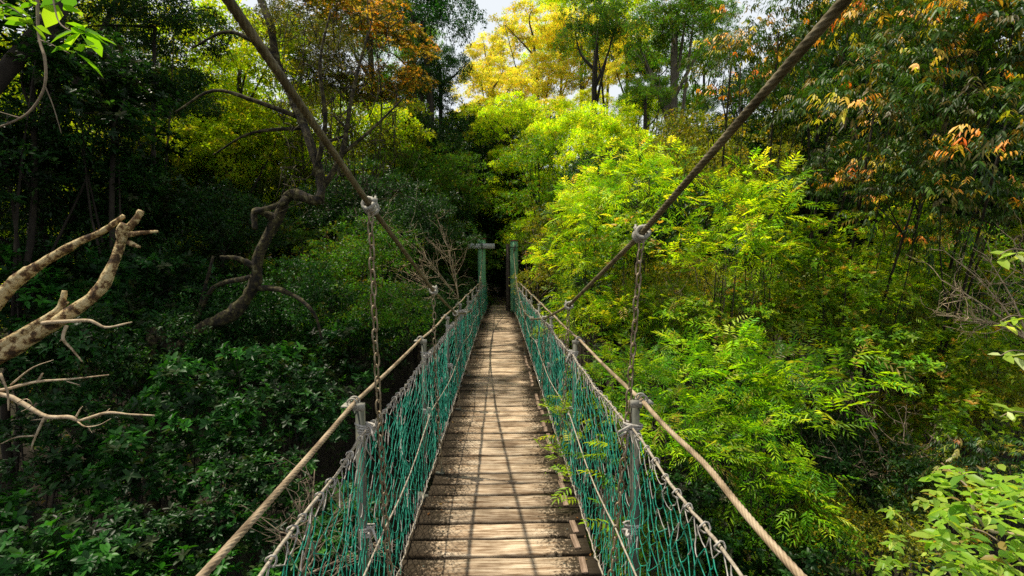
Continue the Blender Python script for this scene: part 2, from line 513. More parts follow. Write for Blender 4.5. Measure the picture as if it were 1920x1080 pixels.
for k in range(1, 9):
    y = YD(k)
    for side in (-1, 1):
        zt = float(cable_z(y, side))
        xt = float(cable_x(side, y))
        xb = side * .47
        y_b = y
        mb = MB(); chain(mb, (xt, y, zt - .02), (xb, y_b, deck_z(y) + .0), sway=.012 * side)
        ch = bp(mb, 'hanger_chain', M['chain'], True)
        mb = MB(); dz = float(cable_z(y + .1, side) - cable_z(y - .1, side)) / .2
        wrap_clamp(mb, (xt, y, zt), (0, 1, dz)); bp(mb, 'cable_clamp', M['clamp'], True, ch)
        mb = MB(); box(mb, (xb - (.05 if side < 0 else .02), y - .018, .002 + deck_z(y)), (xb + (.02 if side < 0 else .05), y + .018, .012 + deck_z(y)), bev=.002)
        tube(mb, [(xb, y, -.2), (xb, y, .03)], .006, 6)
        bp(mb, 'deck_shackle', M['steel'], parent=ch)

# main cables
def stations(y0, y1):
    out = []; y = y0
    while y < y1:
        out.append(y); y += .02 if y < .4 else .0035 if y < 3.4 else .008 if y < 5 else .03 if y < 8 else .1
    out.append(y1); return np.array(out)


for side in (-1, 1):
    ys = stations(-2.5, TY)
    zz = cable_z(ys, side)
    pts = np.stack([cable_x(side, ys), ys, zz], 1)
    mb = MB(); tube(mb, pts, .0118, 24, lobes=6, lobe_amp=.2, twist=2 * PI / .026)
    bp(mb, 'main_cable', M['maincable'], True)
    # hand cable
    ys = stations(-1.5, TY + 2)
    x = side * np.interp(ys, [-1.5, 1.0, 2.2, 30], [.585, .605, .632, .64]) + .003 * np.sin(ys * 1.7)
    z = np.interp(ys, [-1.5, 1.0, 2.2, 30], [1.02, 1.056, 1.078, 1.085]) + .003 * np.sin(ys * 2.2) - .010 * np.abs(np.sin((ys / SP - .2) * PI))
    z = np.where(ys > TY - 1, z + .0, z)
    if side > 0: x = x + .02 * np.exp(-((ys - 1.55) / .25) ** 2)
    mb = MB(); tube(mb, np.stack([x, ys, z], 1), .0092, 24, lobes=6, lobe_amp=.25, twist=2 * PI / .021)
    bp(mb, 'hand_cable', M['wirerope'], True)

# ------------------------------------------------------------------ safety nets
def make_net(side, label, seed):
    rg = np.random.default_rng(seed)
    root = empty('safety_net', (side * .57, 10, 0), label, 'safety net', None)
    off = np.array([side * .57, 10, 0], np.float32)

    def nb(mb, name, m, smooth=False, parent=None):
        for a in mb.v: a -= off
        return mb.build(name, m, parent or root, smooth)
    y0, y1 = .85, 20.6
    cw, chh = .068, .05
    ni = int((y1 - y0) / cw); nj = 19
    yk = y0 + np.arange(ni + 1) * cw
    # low frequency drape
    ph = rg.uniform(0, 6, 6)

    def drape(y, v):
        w = .018 * np.sin(y * 2.3 + ph[0]) + .014 * np.sin(y * 5.1 + ph[1]) + .008 * np.sin(y * 11 + ph[2])
        belly = np.sin(v * PI)
        return belly * (.02 + w) + .01 * np.sin(y * 7 + v * 5 + ph[3]) * belly

    def topz(y):
        return .955 + .0 * y - .03 * np.abs(np.sin((y / SP - .2) * PI)) + .006 * np.sin(y * 9 + ph[4])

    def surf(y, v):
        pinch = 1 - .12 * sstep(15.5, 18.5, y)
        base = (.548 + .030 * v) * pinch
        xx = side * (base + drape(y, v))
        zt = topz(y); zz = .012 + (zt - .012) * v
        return xx, zz
    K = np.zeros((nj + 1, ni + 1, 3))
    for j in range(nj + 1):
        v = j / nj
        ysh = yk + (cw / 2 if j % 2 else 0)
        yj = ysh + rg.normal(0, .011, ni + 1) + .018 * np.sin(ysh * 3.1 + ph[5]) * math.sin(v * PI)
        x, z = surf(yj, v)
        zj = z + (rg.normal(0, .005, ni + 1) if 0 < j < nj else 0)
        K[j, :, 0] = x + rg.normal(0, .005, ni + 1); K[j, :, 1] = yj; K[j, :, 2] = zj

    def edges(mbx, A, B, rad, seg=1, sides=3, col=None):
        """curved little strands"""
        n = len(A)
        if n == 0: return
        if seg == 1: PT = np.stack([A, B], 1)
        else:
            mid = (A + B) / 2; mid[:, 2] -= .006; mid[:, 1] += rg.normal(0, .004, n); mid[:, 0] += rg.normal(0, .003, n)
            q1 = A * .72 + B * .28 + (mid - (A + B) / 2) * .8; q2 = A * .28 + B * .72 + (mid - (A + B) / 2) * .8
            PT = np.stack([A, q1, q2, B], 1)
        kk = PT.shape[1]
        t = nrm(B - A); ref = np.array([1.0, 0, 0]); a = nrm(np.cross(t, ref)); b = np.cross(t, a)
        ang = np.arange(sides) * 2 * PI / sides
        ring = (np.cos(ang)[None, :, None] * a[:, None] + np.sin(ang)[None, :, None] * b[:, None]) * rad
        V = PT[:, :, None, :] + ring[:, None]
        f = []
        for s in range(kk - 1):
            for q in range(sides):
                f.append((s * sides + q, s * sides + (q + 1) % sides, (s + 1) * sides + (q + 1) % sides, (s + 1) * sides + q))
        f = np.array(f)[None] + (np.arange(n) * kk * sides)[:, None, None]
        mbx.add(V.reshape(-1, 3), f.reshape(-1, 4), col)
    green, white = MB(), MB()
    for j in range(nj):
        if j % 2 == 0: pairs = [(K[j, :], K[j + 1, :]), (K[j, 1:], K[j + 1, :-1])]
        else: pairs = [(K[j, :], K[j + 1, :]), (K[j, :-1], K[j + 1, 1:])]
        for A, B in pairs:
            keep = rg.random(len(A)) > .006
            A = A[keep].copy(); B = B[keep].copy()
            near = A[:, 1] < 4.5
            mid = ~near
            wt = (j >= nj - 1) | (j == 0)
            # scattered bleached strands
            pale = rg.random(len(A)) < (.3 if j >= nj - 3 else .07 if not wt else 1)
            if wt: pale[:] = rg.random(len(A)) < .93
            for msk, seg, sd, rr in ((near, 3, 4, .0019), (mid, 1, 3, .0022)):
                edges(green, A[msk & ~pale], B[msk & ~pale], rr, seg, sd)
                edges(white, A[msk & pale], B[msk & pale], rr, seg, sd)
    nb(green, 'netting', M['netgreen']); nb(white, 'selvage', M['netwhite'])
    # ropes
    ys = np.concatenate([np.arange(.7, 5, .04), np.arange(5, 20.7, .15)])
    x, z = surf(ys, 1.0)
    mb = MB(); tube(mb, np.stack([x + side * .004 + rg.normal(0, .001, len(ys)), ys, z + .004], 1), .0052, 7, rough=.12, rg=rg); nb(mb, 'top_rope', M['rope'], True)
    x, z = surf(ys, .52 + 0 * ys)
    z = .5 - .035 * np.abs(np.sin((ys / SP - .2) * PI)) ; x = side * (.552 + .018 * np.sin(ys * 1.9))
    x = x * (1 - .12 * sstep(15.5, 18.5, ys))
    mb = MB(); tube(mb, np.stack([x - side * .02, ys, z], 1), .0042, 6, rough=.15, rg=rg); nb(mb, 'middle_rope', M['rope'], True)
    x, z = surf(ys, 0 * ys)
    mb = MB(); tube(mb, np.stack([x + rg.normal(0, .003, len(ys)), ys, z + .004 + rg.normal(0, .003, len(ys))], 1), .0045, 6, rough=.2, rg=rg); nb(mb, 'bottom_rope', M['rope'], True)
    # knots: ties round posts and loops along the top rope
    for k in range(1, 10):
        y = YD(k)
        for zz, rr in ((float(topz(y)), .03), (.5, .024)):
            mb = MB()
            for q in range(4):
                u = np.linspace(0, 2 * PI, 12); tl = rg.uniform(-.5, .5)
                ring = np.stack([side * .59 + (rr + .004 * q) * np.cos(u), y + rr * .95 * np.sin(u), zz + (q - 1.5) * .011 + tl * .014 * np.cos(u)], 1)
                tube(mb, ring, .0055, 5, rough=.15, rg=rg)
            for q in range(3):
                p0 = np.array([side * .565, y - .02, zz])
                tube(mb, smooth_path([p0, p0 + rg.normal(0, .02, 3), p0 + rg.normal(0, .022, 3) - [0, 0, .02]], 6), .0055, 5)
            for q in range(2):
                p0 = np.array([side * .57, y - .02, zz - .01])
                tube(mb, smooth_path([p0, p0 + [0, rg.normal(0, .02), -.05], p0 + [rg.normal(0, .01), rg.normal(0, .03), -.12]], 6), .003, 4)
            nb(mb, 'tie', M['netwhite'], True)
    mb = MB()
    for y in np.arange(.95, 6.5, .115):
        y = y + rg.normal(0, .015); zz = float(topz(y)); xx = side * .58
        u = np.linspace(0, 2 * PI * 1.1, 10); r_ = rg.uniform(.009, .016)
        ring = np.stack([xx + r_ * np.cos(u), y + .006 * np.sin(u * 2), zz + .004 + r_ * np.sin(u)], 1)
        tube(mb, ring, .003, 5)
    nb(mb, 'loop_ties', M['netwhite'], True)['kind'] = 'stuff'
    return root


make_net(-1, 'green mesh safety net along the left side of the footbridge deck, beside the dark forest', 11)
make_net(1, 'green mesh safety net on the right side of the footbridge, with leaves growing through it', 12)

# ------------------------------------------------------------------ tower posts
def tower(x, top, label, board, seed):
    rg = np.random.default_rng(seed)
    z0 = float(G(x, TY)) - .3
    root = empty('tower_post', (x, TY, z0), label, 'tower post', 'green timber towers at the far end of the bridge')
    mb = MB()
    zs = np.linspace(0, top - z0, 14)
    tube(mb, [(0.01 * math.sin(z * 1.3), 0, z) for z in zs], np.linspace(.158, .142, 14), 20, rough=.012, rg=rg)
    mb.build('post_shaft', M['greenpost'], root)
    mb = MB(); tube(mb, [(0, 0, top - z0 + .001), (0, 0, top - z0 + .035)], [.157, .157], 20); mb.build('cap', M['redcap'], root)
    mb = MB(); h = top - z0 - .22
    u = np.linspace(0, 2 * PI, 20)
    tube(mb, np.stack([.155 * np.cos(u), .155 * np.sin(u), h + 0 * u], 1), .012, 6)
    tube(mb, [(0, -.2, h + .1), (0, -.2, h - .14)], .016, 8); tube(mb, [(.03, -.19, h + .1), (.03, -.19, h - .12)], .01, 8)
    mb.build('cable_strap', M['steel'], root)
    if board:
        mb = MB(); box(mb, (-.47, -.195, h - .11), (.46, -.162, h + .07), bev=.004); mb.build('cross_board', M['greyboard'], root)
        for s in (-.06, .07):
            bolts = MB(); tube(bolts, [(s, -.194, h), (s, -.21, h)], .014, 8); bolts.build('bolt', M['steel'], root)
    else:
        mb = MB(); tube(mb, [(-.24, .12, 0), (-.23, .12, top - z0 - .1)], [.075, .07], 12); mb.build('brace_pole', M['timber'], root)
    return root


tower(-.64, 2.56, 'green tower post with a grey cross board near its top, left of the path', True, 1)
tower(.53, 2.50, 'green tower post without cross board, a dark pole behind it, right of the path', False, 2)

# ------------------------------------------------------------------ leaves
def add_leaves(mb, base, d, n, L, W, fold, droop, col, lod):
    d = nrm(d); s = nrm(np.cross(d, n)); n = np.cross(s, d)
    L = L[:, None]; W = W[:, None]; N_ = len(base)
    down = np.array([0, 0, -1.0])
    if lod == 0:
        m = base + d * L * .45 + n * (fold * W)
        v = np.stack([base, m + s * W * .5, base + d * L + down * droop * L, m - s * W * .5], 1)
        f = np.array([(0, 2, 1), (0, 3, 2)])[None] + (np.arange(N_) * 4)[:, None, None]
        mb.add(v.reshape(-1, 3), f.reshape(-1, 3), np.repeat(col, 4, 0))
    else:
        m1 = base + d * L * .33 + down * droop * L * .12
        m2 = base + d * L * .70 + down * droop * L * .5
        tip = base + d * L + down * droop * L
        up = n * (fold * W)
        v = np.stack([base, m1, m2, tip, m1 + s * W * .5 + up, m2 + s * W * .42 + up, m1 - s * W * .5 + up, m2 - s * W * .42 + up], 1)
        t = np.array([(0, 1, 4), (2, 3, 5), (0, 6, 1), (2, 7, 3)])
        q = np.array([(1, 2, 5, 4), (1, 6, 7, 2)])
        o = (np.arange(N_) * 8)[:, None, None]
        c = np.repeat(col, 8, 0)
        n0 = mb.n
        mb.add(v.reshape(-1, 3), (t[None] + o).reshape(-1, 3), c)
        mb.f.append((q[None] + o).reshape(-1, 4) + n0)


def rand_unit(rg, n):
    return nrm(rg.normal(size=(n, 3)))


def sprays(mb, rg, Pp, out, kind, L, col, lod, droop=.15, aspect=.38):
    """Pp spray positions, out outward directions, col per spray"""
    n = len(Pp)
    up = np.array([0, 0, 1.0])
    if kind == 'pinnate':
        A = nrm(out * .9 + rand_unit(rg, n) * .55 + up * .15); Nn = nrm(up * 1.1 + rand_unit(rg, n) * .55)
        Sd = nrm(np.cross(A, Nn)); Nn = np.cross(Sd, A)
        pairs = 5; rl = L * 2.6 * rg.uniform(.7, 1.2, n)
        B, D, NN, LL, CC = [], [], [], [], []
        for q in range(pairs):
            t = (q + .6) / pairs
            pos = Pp + A * (rl * t)[:, None] - up * (rl * t * t * .28)[:, None]
            for s in (-1, 1):
                D.append(A * .62 + Sd * s * .78 - up * .18 + rand_unit(rg, n) * .14); B.append(pos); NN.append(Nn + rand_unit(rg, n) * .15)
                LL.append(L * (1.05 - .35 * abs(t - .45)) * rg.uniform(.85, 1.1, n)); CC.append(col)
        B.append(Pp + A * rl[:, None] - up * (rl * .28)[:, None]); D.append(A - up * .3); NN.append(Nn); LL.append(L * rg.uniform(.8, 1, n)); CC.append(col)
        B = np.concatenate(B); D = np.concatenate(D); NN = np.concatenate(NN); LL = np.concatenate(LL); CC = np.concatenate(CC)
    elif kind == 'rosette':
        A = nrm(out * .5 + up * .75 + rand_unit(rg, n) * .45)
        U = nrm(np.cross(A, rand_unit(rg, n))); V = np.cross(A, U)
        k = 7; B, D, NN, LL, CC = [], [], [], [], []
        for q in range(k):
            ps = 2 * PI * q / k * 1.0 + rg.uniform(-.35, .35, n); phi = rg.uniform(.75, 1.55, n)
            rad = U * np.cos(ps)[:, None] + V * np.sin(ps)[:, None]
            dd = A * np.cos(phi)[:, None] + rad * np.sin(phi)[:, None]
            B.append(Pp + A * (rg.uniform(-.4, .1, n) * L)[:, None]); D.append(dd); NN.append(A * np.sin(phi)[:, None] - rad * np.cos(phi)[:, None] + rand_unit(rg, n) * .2)
            LL.append(L * rg.uniform(.6, 1.1, n)); CC.append(col)
        B = np.concatenate(B); D = np.concatenate(D); NN = np.concatenate(NN); LL = np.concatenate(LL); CC = np.concatenate(CC)
    elif kind == 'hanging':
        A = nrm(out * .8 + up * .1 + rand_unit(rg, n) * .4)
        k = 8; B, D, NN, LL, CC = [], [], [], [], []
        for q in range(k):
            t = q / k
            pos = Pp + A * (L * 2.4 * t) - up * (L * 1.0 * t * t)
            side = nrm(np.cross(A, up)) * (1 if q % 2 else -1)
            dd = A * .55 + side * .6 - up * (.55 + .5 * rg.random((n, 1))) + rand_unit(rg, n) * .25
            B.append(pos); D.append(dd); NN.append(up * .8 + A * .7 + rand_unit(rg, n) * .35); LL.append(L * rg.uniform(.6, 1.1, n)); CC.append(col)
        B = np.concatenate(B); D = np.concatenate(D); NN = np.concatenate(NN); LL = np.concatenate(LL); CC = np.concatenate(CC)
    else:  # simple: loose leaves around a point
        k = 6
        B = np.concatenate([Pp + rand_unit(rg, n) * L * 1.1 * rg.random((n, 1)) for _ in range(k)])
        o6 = np.tile(out, (k, 1)); m = n * k
        D = o6 * .5 + rand_unit(rg, m) * .9 - up * .1; NN = up * .8 + rand_unit(rg, m) * .7
        LL = L * rg.uniform(.6, 1.15, m); CC = np.tile(col, (k, 1))
    CC = CC * rg.uniform(.7, 1.3, (len(CC), 1)) * (1 + rg.normal(0, .07, (len(CC), 3)))
    add_leaves(mb, B, D, NN, LL, LL * aspect * rg.uniform(.8, 1.15, len(LL)), rg.uniform(.05, .3), droop, np.clip(CC, .002, .9), lod)


def pick(rg, pal, n):
    cols = np.array([p[1] for p in pal], float); w = np.array([p[0] for p in pal], float)
    return cols[rg.choice(len(pal), n, p=w / w.sum())]


def crown_mesh(name, seed, blobs, nsub, subr, per, kind, L, pal, lod=0, m='leaf', aspect=.38, tips=None, tip_p=.0, droop=.15, interior=.3, twigs=0):
    """crown in local units: blobs=(cx,cy,cz,rx,ry,rz)"""
    rg = np.random.default_rng(seed); mb = MB()
    vol = np.array([b[3] * b[4] + b[4] * b[5] for b in blobs]); vol = vol / vol.sum()
    subs = []
    for b, w in zip(blobs, vol):
        c = np.array(b[:3]); r = np.array(b[3:6]); k = max(3, int(nsub * w))
        u = rand_unit(rg, k); u[:, 2] = np.where(u[:, 2] < -.45, -u[:, 2], u[:, 2])
        rr = np.where(rg.random(k) < interior, rg.uniform(.2, .7, k), rg.uniform(.75, 1.08, k))
        sc = c + u * r * rr[:, None]
        size = subr * rg.uniform(.55, 1.4, k)
        shade = rg.uniform(.3, 1.4, k) if kind in ('pinnate', 'rosette') else rg.uniform(.55, 1.3, k)
        for q in range(k): subs.append((sc[q], u[q], size[q], shade[q]))
    for sc, ou, size, shade in subs:
        n = max(3, int(per * (size / subr) ** 2 * rg.uniform(.7, 1.2)))
        d = nrm(rand_unit(rg, n) + ou * .5 + np.array([0, 0, .35]))
        pos = sc + d * size * np.array([1.15, 1.15, .6]) * rg.uniform(.35, 1.0, (n, 1))
        c = pick(rg, pal, n) * shade
        if tips is not None and rg.random() < tip_p:
            tt = rg.random(n) < .6
            tc = pick(rg, tips, n); c = np.where((tt & (d[:, 2] > -.1))[:, None], tc * rg.uniform(.8, 1.2), c)
        sprays(mb, rg, pos, d, kind, L, c, lod, droop, aspect)
    me = mb.mesh(name, M[m])
    print('crown', name, len(me.polygons))
    return me, [s[0] for s in subs], rg


# palettes (albedo)
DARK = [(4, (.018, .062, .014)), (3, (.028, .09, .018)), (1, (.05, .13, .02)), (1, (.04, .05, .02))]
MIDG = [(4, (.06, .16, .014)), (3, (.10, .21, .018)), (1, (.16, .22, .02)), (1, (.13, .11, .02))]
BRIGHT = [(4, (.27, .46, .015)), (3, (.40, .56, .02)), (3, (.12, .30, .015)), (1, (.5, .52, .06)), (.3, (.4, .3, .1)), (2, (.07, .18, .02))]
OLIVE = [(4, (.11, .14, .022)), (3, (.18, .18, .025)), (2, (.07, .10, .016)), (1, (.28, .2, .04))]
GOLD = [(4, (.56, .54, .10)), (3, (.48, .54, .10)), (2, (.64, .48, .09)), (1, (.28, .4, .06))]
ORANGE = [(4, (.7, .36, .06)), (1, (.6, .2, .04)), (3, (.62, .48, .10))]
YG = [(4, (.38, .48, .025)), (3, (.52, .54, .03)), (2, (.22, .34, .02)), (1, (.55, .42, .06))]

BRONZE = [(.3, (.5, .18, .05)), (2, (.42, .25, .07)), (3, (.36, .34, .08)), (3, (.3, .38, .06)), (1, (.6, .5, .3))]

PR = {}
# round shrub blobs of unit radius ~1
sh_blobs = [(0, 0, 0, .85, .85, .7), (.5, .2, -.25, .6, .6, .5), (-.45, -.25, -.2, .6, .6, .5), (.05, .5, .1, .5, .5, .5), (-.1, -.5, .1, .5, .5, .45)]
PR['broad1'] = crown_mesh('broadleaf', 21, sh_blobs, 46, .26, 13, 'rosette', .115, DARK + [(1.2, (.045, .13, .02))], 1, 'leaf_dark', .42)
PR['broad2'] = crown_mesh('broadleaf', 22, sh_blobs, 52, .25, 13, 'rosette', .095, DARK, 1, 'leaf_dark', .40)
PR['pin1'] = crown_mesh('pinnate', 23, sh_blobs, 46, .28, 9, 'pinnate', .112, BRIGHT, 0, 'leaf', .2)
PR['pin2'] = crown_mesh('pinnate', 24, sh_blobs, 42, .3, 9, 'pinnate', .125, BRIGHT, 0, 'leaf', .19)
PR['hang1'] = crown_mesh('hanging', 25, sh_blobs, 44, .27, 9, 'hanging', .10, DARK + [(2, (.06, .085, .02))], 1, 'leaf_dark', .30, BRONZE, .2, .35)
PR['hang2'] = crown_mesh('hanging', 26, sh_blobs, 44, .27, 9, 'hanging', .09, DARK + [(2, (.09, .1, .02))], 1, 'leaf_dark', .30, BRONZE, .3, .35)
PR['broadlite'] = crown_mesh('broadlite', 37, sh_blobs, 50, .26, 12, 'rosette', .09, [(3, (.16, .30, .02)), (2, (.3, .42, .03)), (2, (.08, .18, .02)), (.6, (.4, .28, .08))], 1, 'leaf', .36)
PR['small1'] = crown_mesh('smallleaf', 27, sh_blobs, 90, .22, 16, 'simple', .055, MIDG, 0, 'leaf', .45)
PR['small2'] = crown_mesh('smallleaf', 28, sh_blobs, 80, .24, 15, 'simple', .05, OLIVE + [(2, (.14, .17, .02))], 0, 'leaf', .5)
PR['dark1'] = crown_mesh('darkleaf', 29, sh_blobs, 130, .21, 26, 'simple', .05, DARK, 0, 'leaf_dark', .42)
PR['dark2'] = crown_mesh('darkleaf', 30, sh_blobs, 120, .22, 24, 'simple', .06, DARK + [(2, (.05, .09, .015))], 0, 'leaf_dark', .4)
PR['far1'] = crown_mesh('farleaf', 31, sh_blobs, 140, .18, 30, 'simple', .05, YG, 0, 'leaf_far', .5)
PR['gold1'] = crown_mesh('goldleaf', 32, sh_blobs, 120, .18, 40, 'simple', .042, GOLD, 0, 'leaf_far', .55, interior=.15)
PR['farg1'] = crown_mesh('farleaf', 33, sh_blobs, 140, .18, 34, 'simple', .042, MIDG, 0, 'leaf_far', .5)
PR['orange1'] = crown_mesh('orangeleaf', 34, sh_blobs, 110, .2, 22, 'rosette', .055, OLIVE + [(3, (.12, .12, .02))], 0, 'leaf', .4, ORANGE + [(2, (.4, .3, .05))], .75)


def plant(name, label, cat, proto, pos, rad, group=None, color=(1, 1, 1), bark='bark', squash=1.0, trunk_r=None, stems=1, seed=None, limbs=6, ground=None, base=None, parts=('trunk', 'crown'), skirt=0):
    """one tree / shrub: unique trunk with limbs reaching into a crown"""
    me, subs, _ = PR[proto]
    seed = seed if seed is not None else int(abs(pos[0] * 131 + pos[1] * 977 + pos[2] * 59)) % 100000
    rg = np.random.default_rng(seed)
    pos = np.asarray(pos, float)
    if base is None:
        bx = pos[0] + rg.uniform(-.25, .25) * rad; by = pos[1] + rg.uniform(-.25, .25) * rad
    else: bx, by = base
    bz = (float(G(bx, by)) if ground is None else ground) - .05
    root = empty(name, (bx, by, bz), label, cat, group)
    rot = rg.uniform(0, 2 * PI)
    c = bpy.data.objects.new(parts[1], me); COL.objects.link(c); c.parent = root
    c.location = pos - np.array([bx, by, bz]); c.scale = (rad, rad, rad * squash); c.rotation_euler = (rg.uniform(-.15, .15), rg.uniform(-.15, .15), rot)
    c.color = (*color, 1)
    tr = trunk_r or max(.015, .045 * rad)
    for q in range(skirt):
        c2 = c.copy(); COL.objects.link(c2); c2.parent = root
        c2.location = (c.location.x + rg.uniform(-.3, .3) * rad, c.location.y + rg.uniform(-.1, .5) * rad, c.location.z - (q + 1) * 1.05 * rad)
        c2.rotation_euler.z = rot + 2 + q; c2.scale = (rad * .95, rad * .95, rad * .85)
    loc = pos - np.array([bx, by, bz])
    ca, sa = math.cos(rot), math.sin(rot)
    for st in range(stems):
        mb = MB()
        b0 = np.array([rg.uniform(-.12, .12), rg.uniform(-.12, .12), 0]) * (stems > 1) * rad
        tgt = loc + (rand_unit(rg, 1)[0] * .3 * rad if stems > 1 else 0)
        mid1 = b0 * .65 + tgt * .35 + rg.normal(0, .08, 3) * rad; mid2 = b0 * .3 + tgt * .7 + rg.normal(0, .08, 3) * rad
        path = smooth_path([b0, mid1, mid2, tgt], 12)
        tube(mb, path, np.linspace(tr, tr * .45, 12), 8, rough=.06, rg=rg)
        for q in range(limbs):
            s = subs[rg.integers(len(subs))]
            e = np.array([s[0] * ca - s[1] * sa, s[0] * sa + s[1] * ca, s[2] * squash]) * rad + loc
            i0 = rg.integers(5, 12); a = path[i0]
            mid = (a + e) / 2 + rg.normal(0, .08, 3) * rad
            tube(mb, smooth_path([a, mid, e], 7), np.linspace(tr * .42, tr * .1, 7), 5, rg=rg)
        mb.build(parts[0], M[bark], root, True)
    return root


def shrub(label, proto, pos, rad, **kw):
    kw.setdefault('stems', 3); kw.setdefault('limbs', 4); kw.setdefault('trunk_r', .014 * max(1, rad)); kw.setdefault('parts', ('stem', 'foliage'))
    return plant('shrub', label, 'shrub', proto, pos, rad, **kw)


def tree(label, proto, pos, rad, **kw):
    return plant('tree', label, 'tree', proto, pos, rad, **kw)


# ------------------------------------------------------------------ left side: dark broadleaf shrubs on the gully slope
GL = 'dark glossy shrubs on the left side of the gully'
left_shrubs = [
    ('broad1', 40, 1075, 4.0, .85, 'dark glossy broadleaf shrub in the bottom left corner of the photo'),
    ('broad2', 215, 1050, 4.3, .75, 'dark broadleaf shrub at the bottom, second from the bottom left corner'),
    ('broad1', 390, 1090, 4.3, .75, 'dark glossy shrub at the bottom just left of the tan hand cable'),
    ('broad2', 480, 930, 5.0, .75, 'dark broadleaf shrub right behind the near stretch of the left hand cable'),
    ('broad1', 600, 1010, 4.9, .6, 'small dark shrub behind the near left safety net and its dead twigs'),
    ('broad1', 335, 880, 5.4, .85, 'dark shrub with large glossy leaves under the lowest pale dead branch tip'),
    ('broad2', 130, 880, 5.2, .95, 'very dark shrub below the forked end of the thin pale dead branch'),
    ('broad2', 560, 800, 6.2, .95, 'dark shrub between the left hand cable and the tip of the lower dead branch'),
    ('broad1', 420, 745, 6.6, 1.0, 'dark green shrub with layered leaves to the right of the lower pale dead branch'),
    ('dark2', 230, 690, 7.2, 1.2, 'dark small leaved shrub behind the thin horizontal dead branches'),
    ('broad2', 60, 700, 6.6, 1.1, 'dark shrub at the left edge behind the thin dead branches'),
    ('broad2', 640, 690, 8.0, 1.1, 'dark green shrub left of the second guard post, above the hand cable'),
    ('small1', 705, 600, 8.4, .95, 'green leafy shrub behind the first hanging chain on the left'),
    ('dark1', 560, 600, 8.6, 1.2, 'dark shrub under the lower bend of the mossy leaning trunk'),
    ('small1', 690, 480, 9.8, 1.0, 'green leafy bush just below the first left cable clamp'),
    ('dark2', 775, 600, 11.0, 1.1, 'dark bush beside the second hanging chain on the left'),
    ('broad1', 90, 560, 8.0, 1.3, 'dark shrub behind the upper thick dead limbs at the left edge'),
    ('broad2', 280, 560, 8.2, 1.2, 'dark broadleaf shrub right of the thick broken dead limb'),
    ('dark1', 410, 640, 8.0, 1.1, 'dark shrub around the base of the mossy leaning trunk'),
]
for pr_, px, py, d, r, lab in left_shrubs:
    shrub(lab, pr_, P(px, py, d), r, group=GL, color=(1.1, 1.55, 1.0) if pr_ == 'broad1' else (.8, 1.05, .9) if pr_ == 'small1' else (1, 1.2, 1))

GT = 'dark trees crowding the left side of the gully'
left_trees = [
    ('dark1', 60, 330, 9.0, 2.0, 'dark tree at the left edge above the dead limbs', 5),
    ('broad2', 60, 130, 8.0, 1.5, 'dark tree in the top left corner behind the bright hanging leaves', 5),
    ('broad2', 215, 210, 8.5, 1.2, 'dark tree right of the bright hanging leaves at top left', 5),
    ('dark2', 290, 50, 10.5, 1.25, 'dark tree at the top with black limbs, left of the main cable', 5),
    ('dark1', 240, 440, 10.0, 1.8, 'dark tree behind the broken end of the thick dead limb', 5),
    ('dark2', 420, 430, 11.0, 1.2, 'dark tree left of the mossy leaning trunk', 5),
    ('dark1', 665, 400, 15, 1.8, 'dark tree behind the mossy leaning trunk under the left main cable', 5),
    ('small1', 610, 520, 11.5, 1.6, 'dark tree between the leaning trunk and the first hanging chain', 5),
    ('dark1', 770, 440, 14.0, 1.7, 'dark tree left of the left tower post behind bare grey twigs', 5),
]
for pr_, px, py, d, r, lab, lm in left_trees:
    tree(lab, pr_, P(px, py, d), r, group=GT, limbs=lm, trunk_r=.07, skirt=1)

# brighter sunlit trees seen through the gaps on the left
for q, (px, py, d, r, lab) in enumerate([
    (450, 130, 17, 2.6, 'sunlit yellow green tree seen through a gap left of the mossy trunk top'),
    (520, 300, 19, 2.6, 'sunlit yellow green tree seen through the gap behind the mossy trunk'),
    (420, 230, 18, 2.0, 'sunlit yellow green tree straight behind the black limbs at upper left'),
    (300, 260, 19, 3.0, 'sunlit tree glimpsed behind the dark trees at upper left'),
    (60, 200, 20, 3.4, 'sunlit tree glimpsed behind the top left corner trees'),
    (660, 250, 22, 3.0, 'sunlit tree behind the orange tipped tree'),
    (120, 420, 18, 2.8, 'sunlit tree glimpsed low behind the dark trees at left'),
    (760, 330, 26, 3.0, 'sunlit yellow tree through the gap beside the orange tipped tree'),
]):
    tree(lab, 'far1', P(px, py, d), r, group='sunlit trees behind the dark left trees', trunk_r=.12, skirt=1, color=(1.15, 1.2, .7))

# tall canopy above and left of the frame that shades the left slope
for q, (x, y, z, r) in enumerate([(-11, 1.5, 9.5, 3.0), (-10.8, 8.0, 10.5, 3.0), (-10, 12, 10.8, 2.6), (-13, 4, 9.5, 3.2), (-13.5, 10, 11.5, 3.4), (-9, -2.5, 8.8, 2.6)]):
    tree('tall shade tree rising out of the picture above the left slope', 'dark2', (x, y, z), r, group='tall shade trees above the left slope', trunk_r=.2, base=(x - 1.0, y + .4))

PR['sparse1'] = crown_mesh('sparseleaf', 36, sh_blobs, 46, .2, 6, 'simple', .05, MIDG, 0, 'leaf', .5)
for x, y, z, r in [(-5.4, 9.0, 13, 2.8), (-5.2, 12.5, 13, 2.6)]:
    tree('tall airy tree leaning over the bridge out of the picture', 'sparse1', (x, y, z), r, group='tall airy trees above the bridge', trunk_r=.16, base=(x - 3.6, y - 8.5))

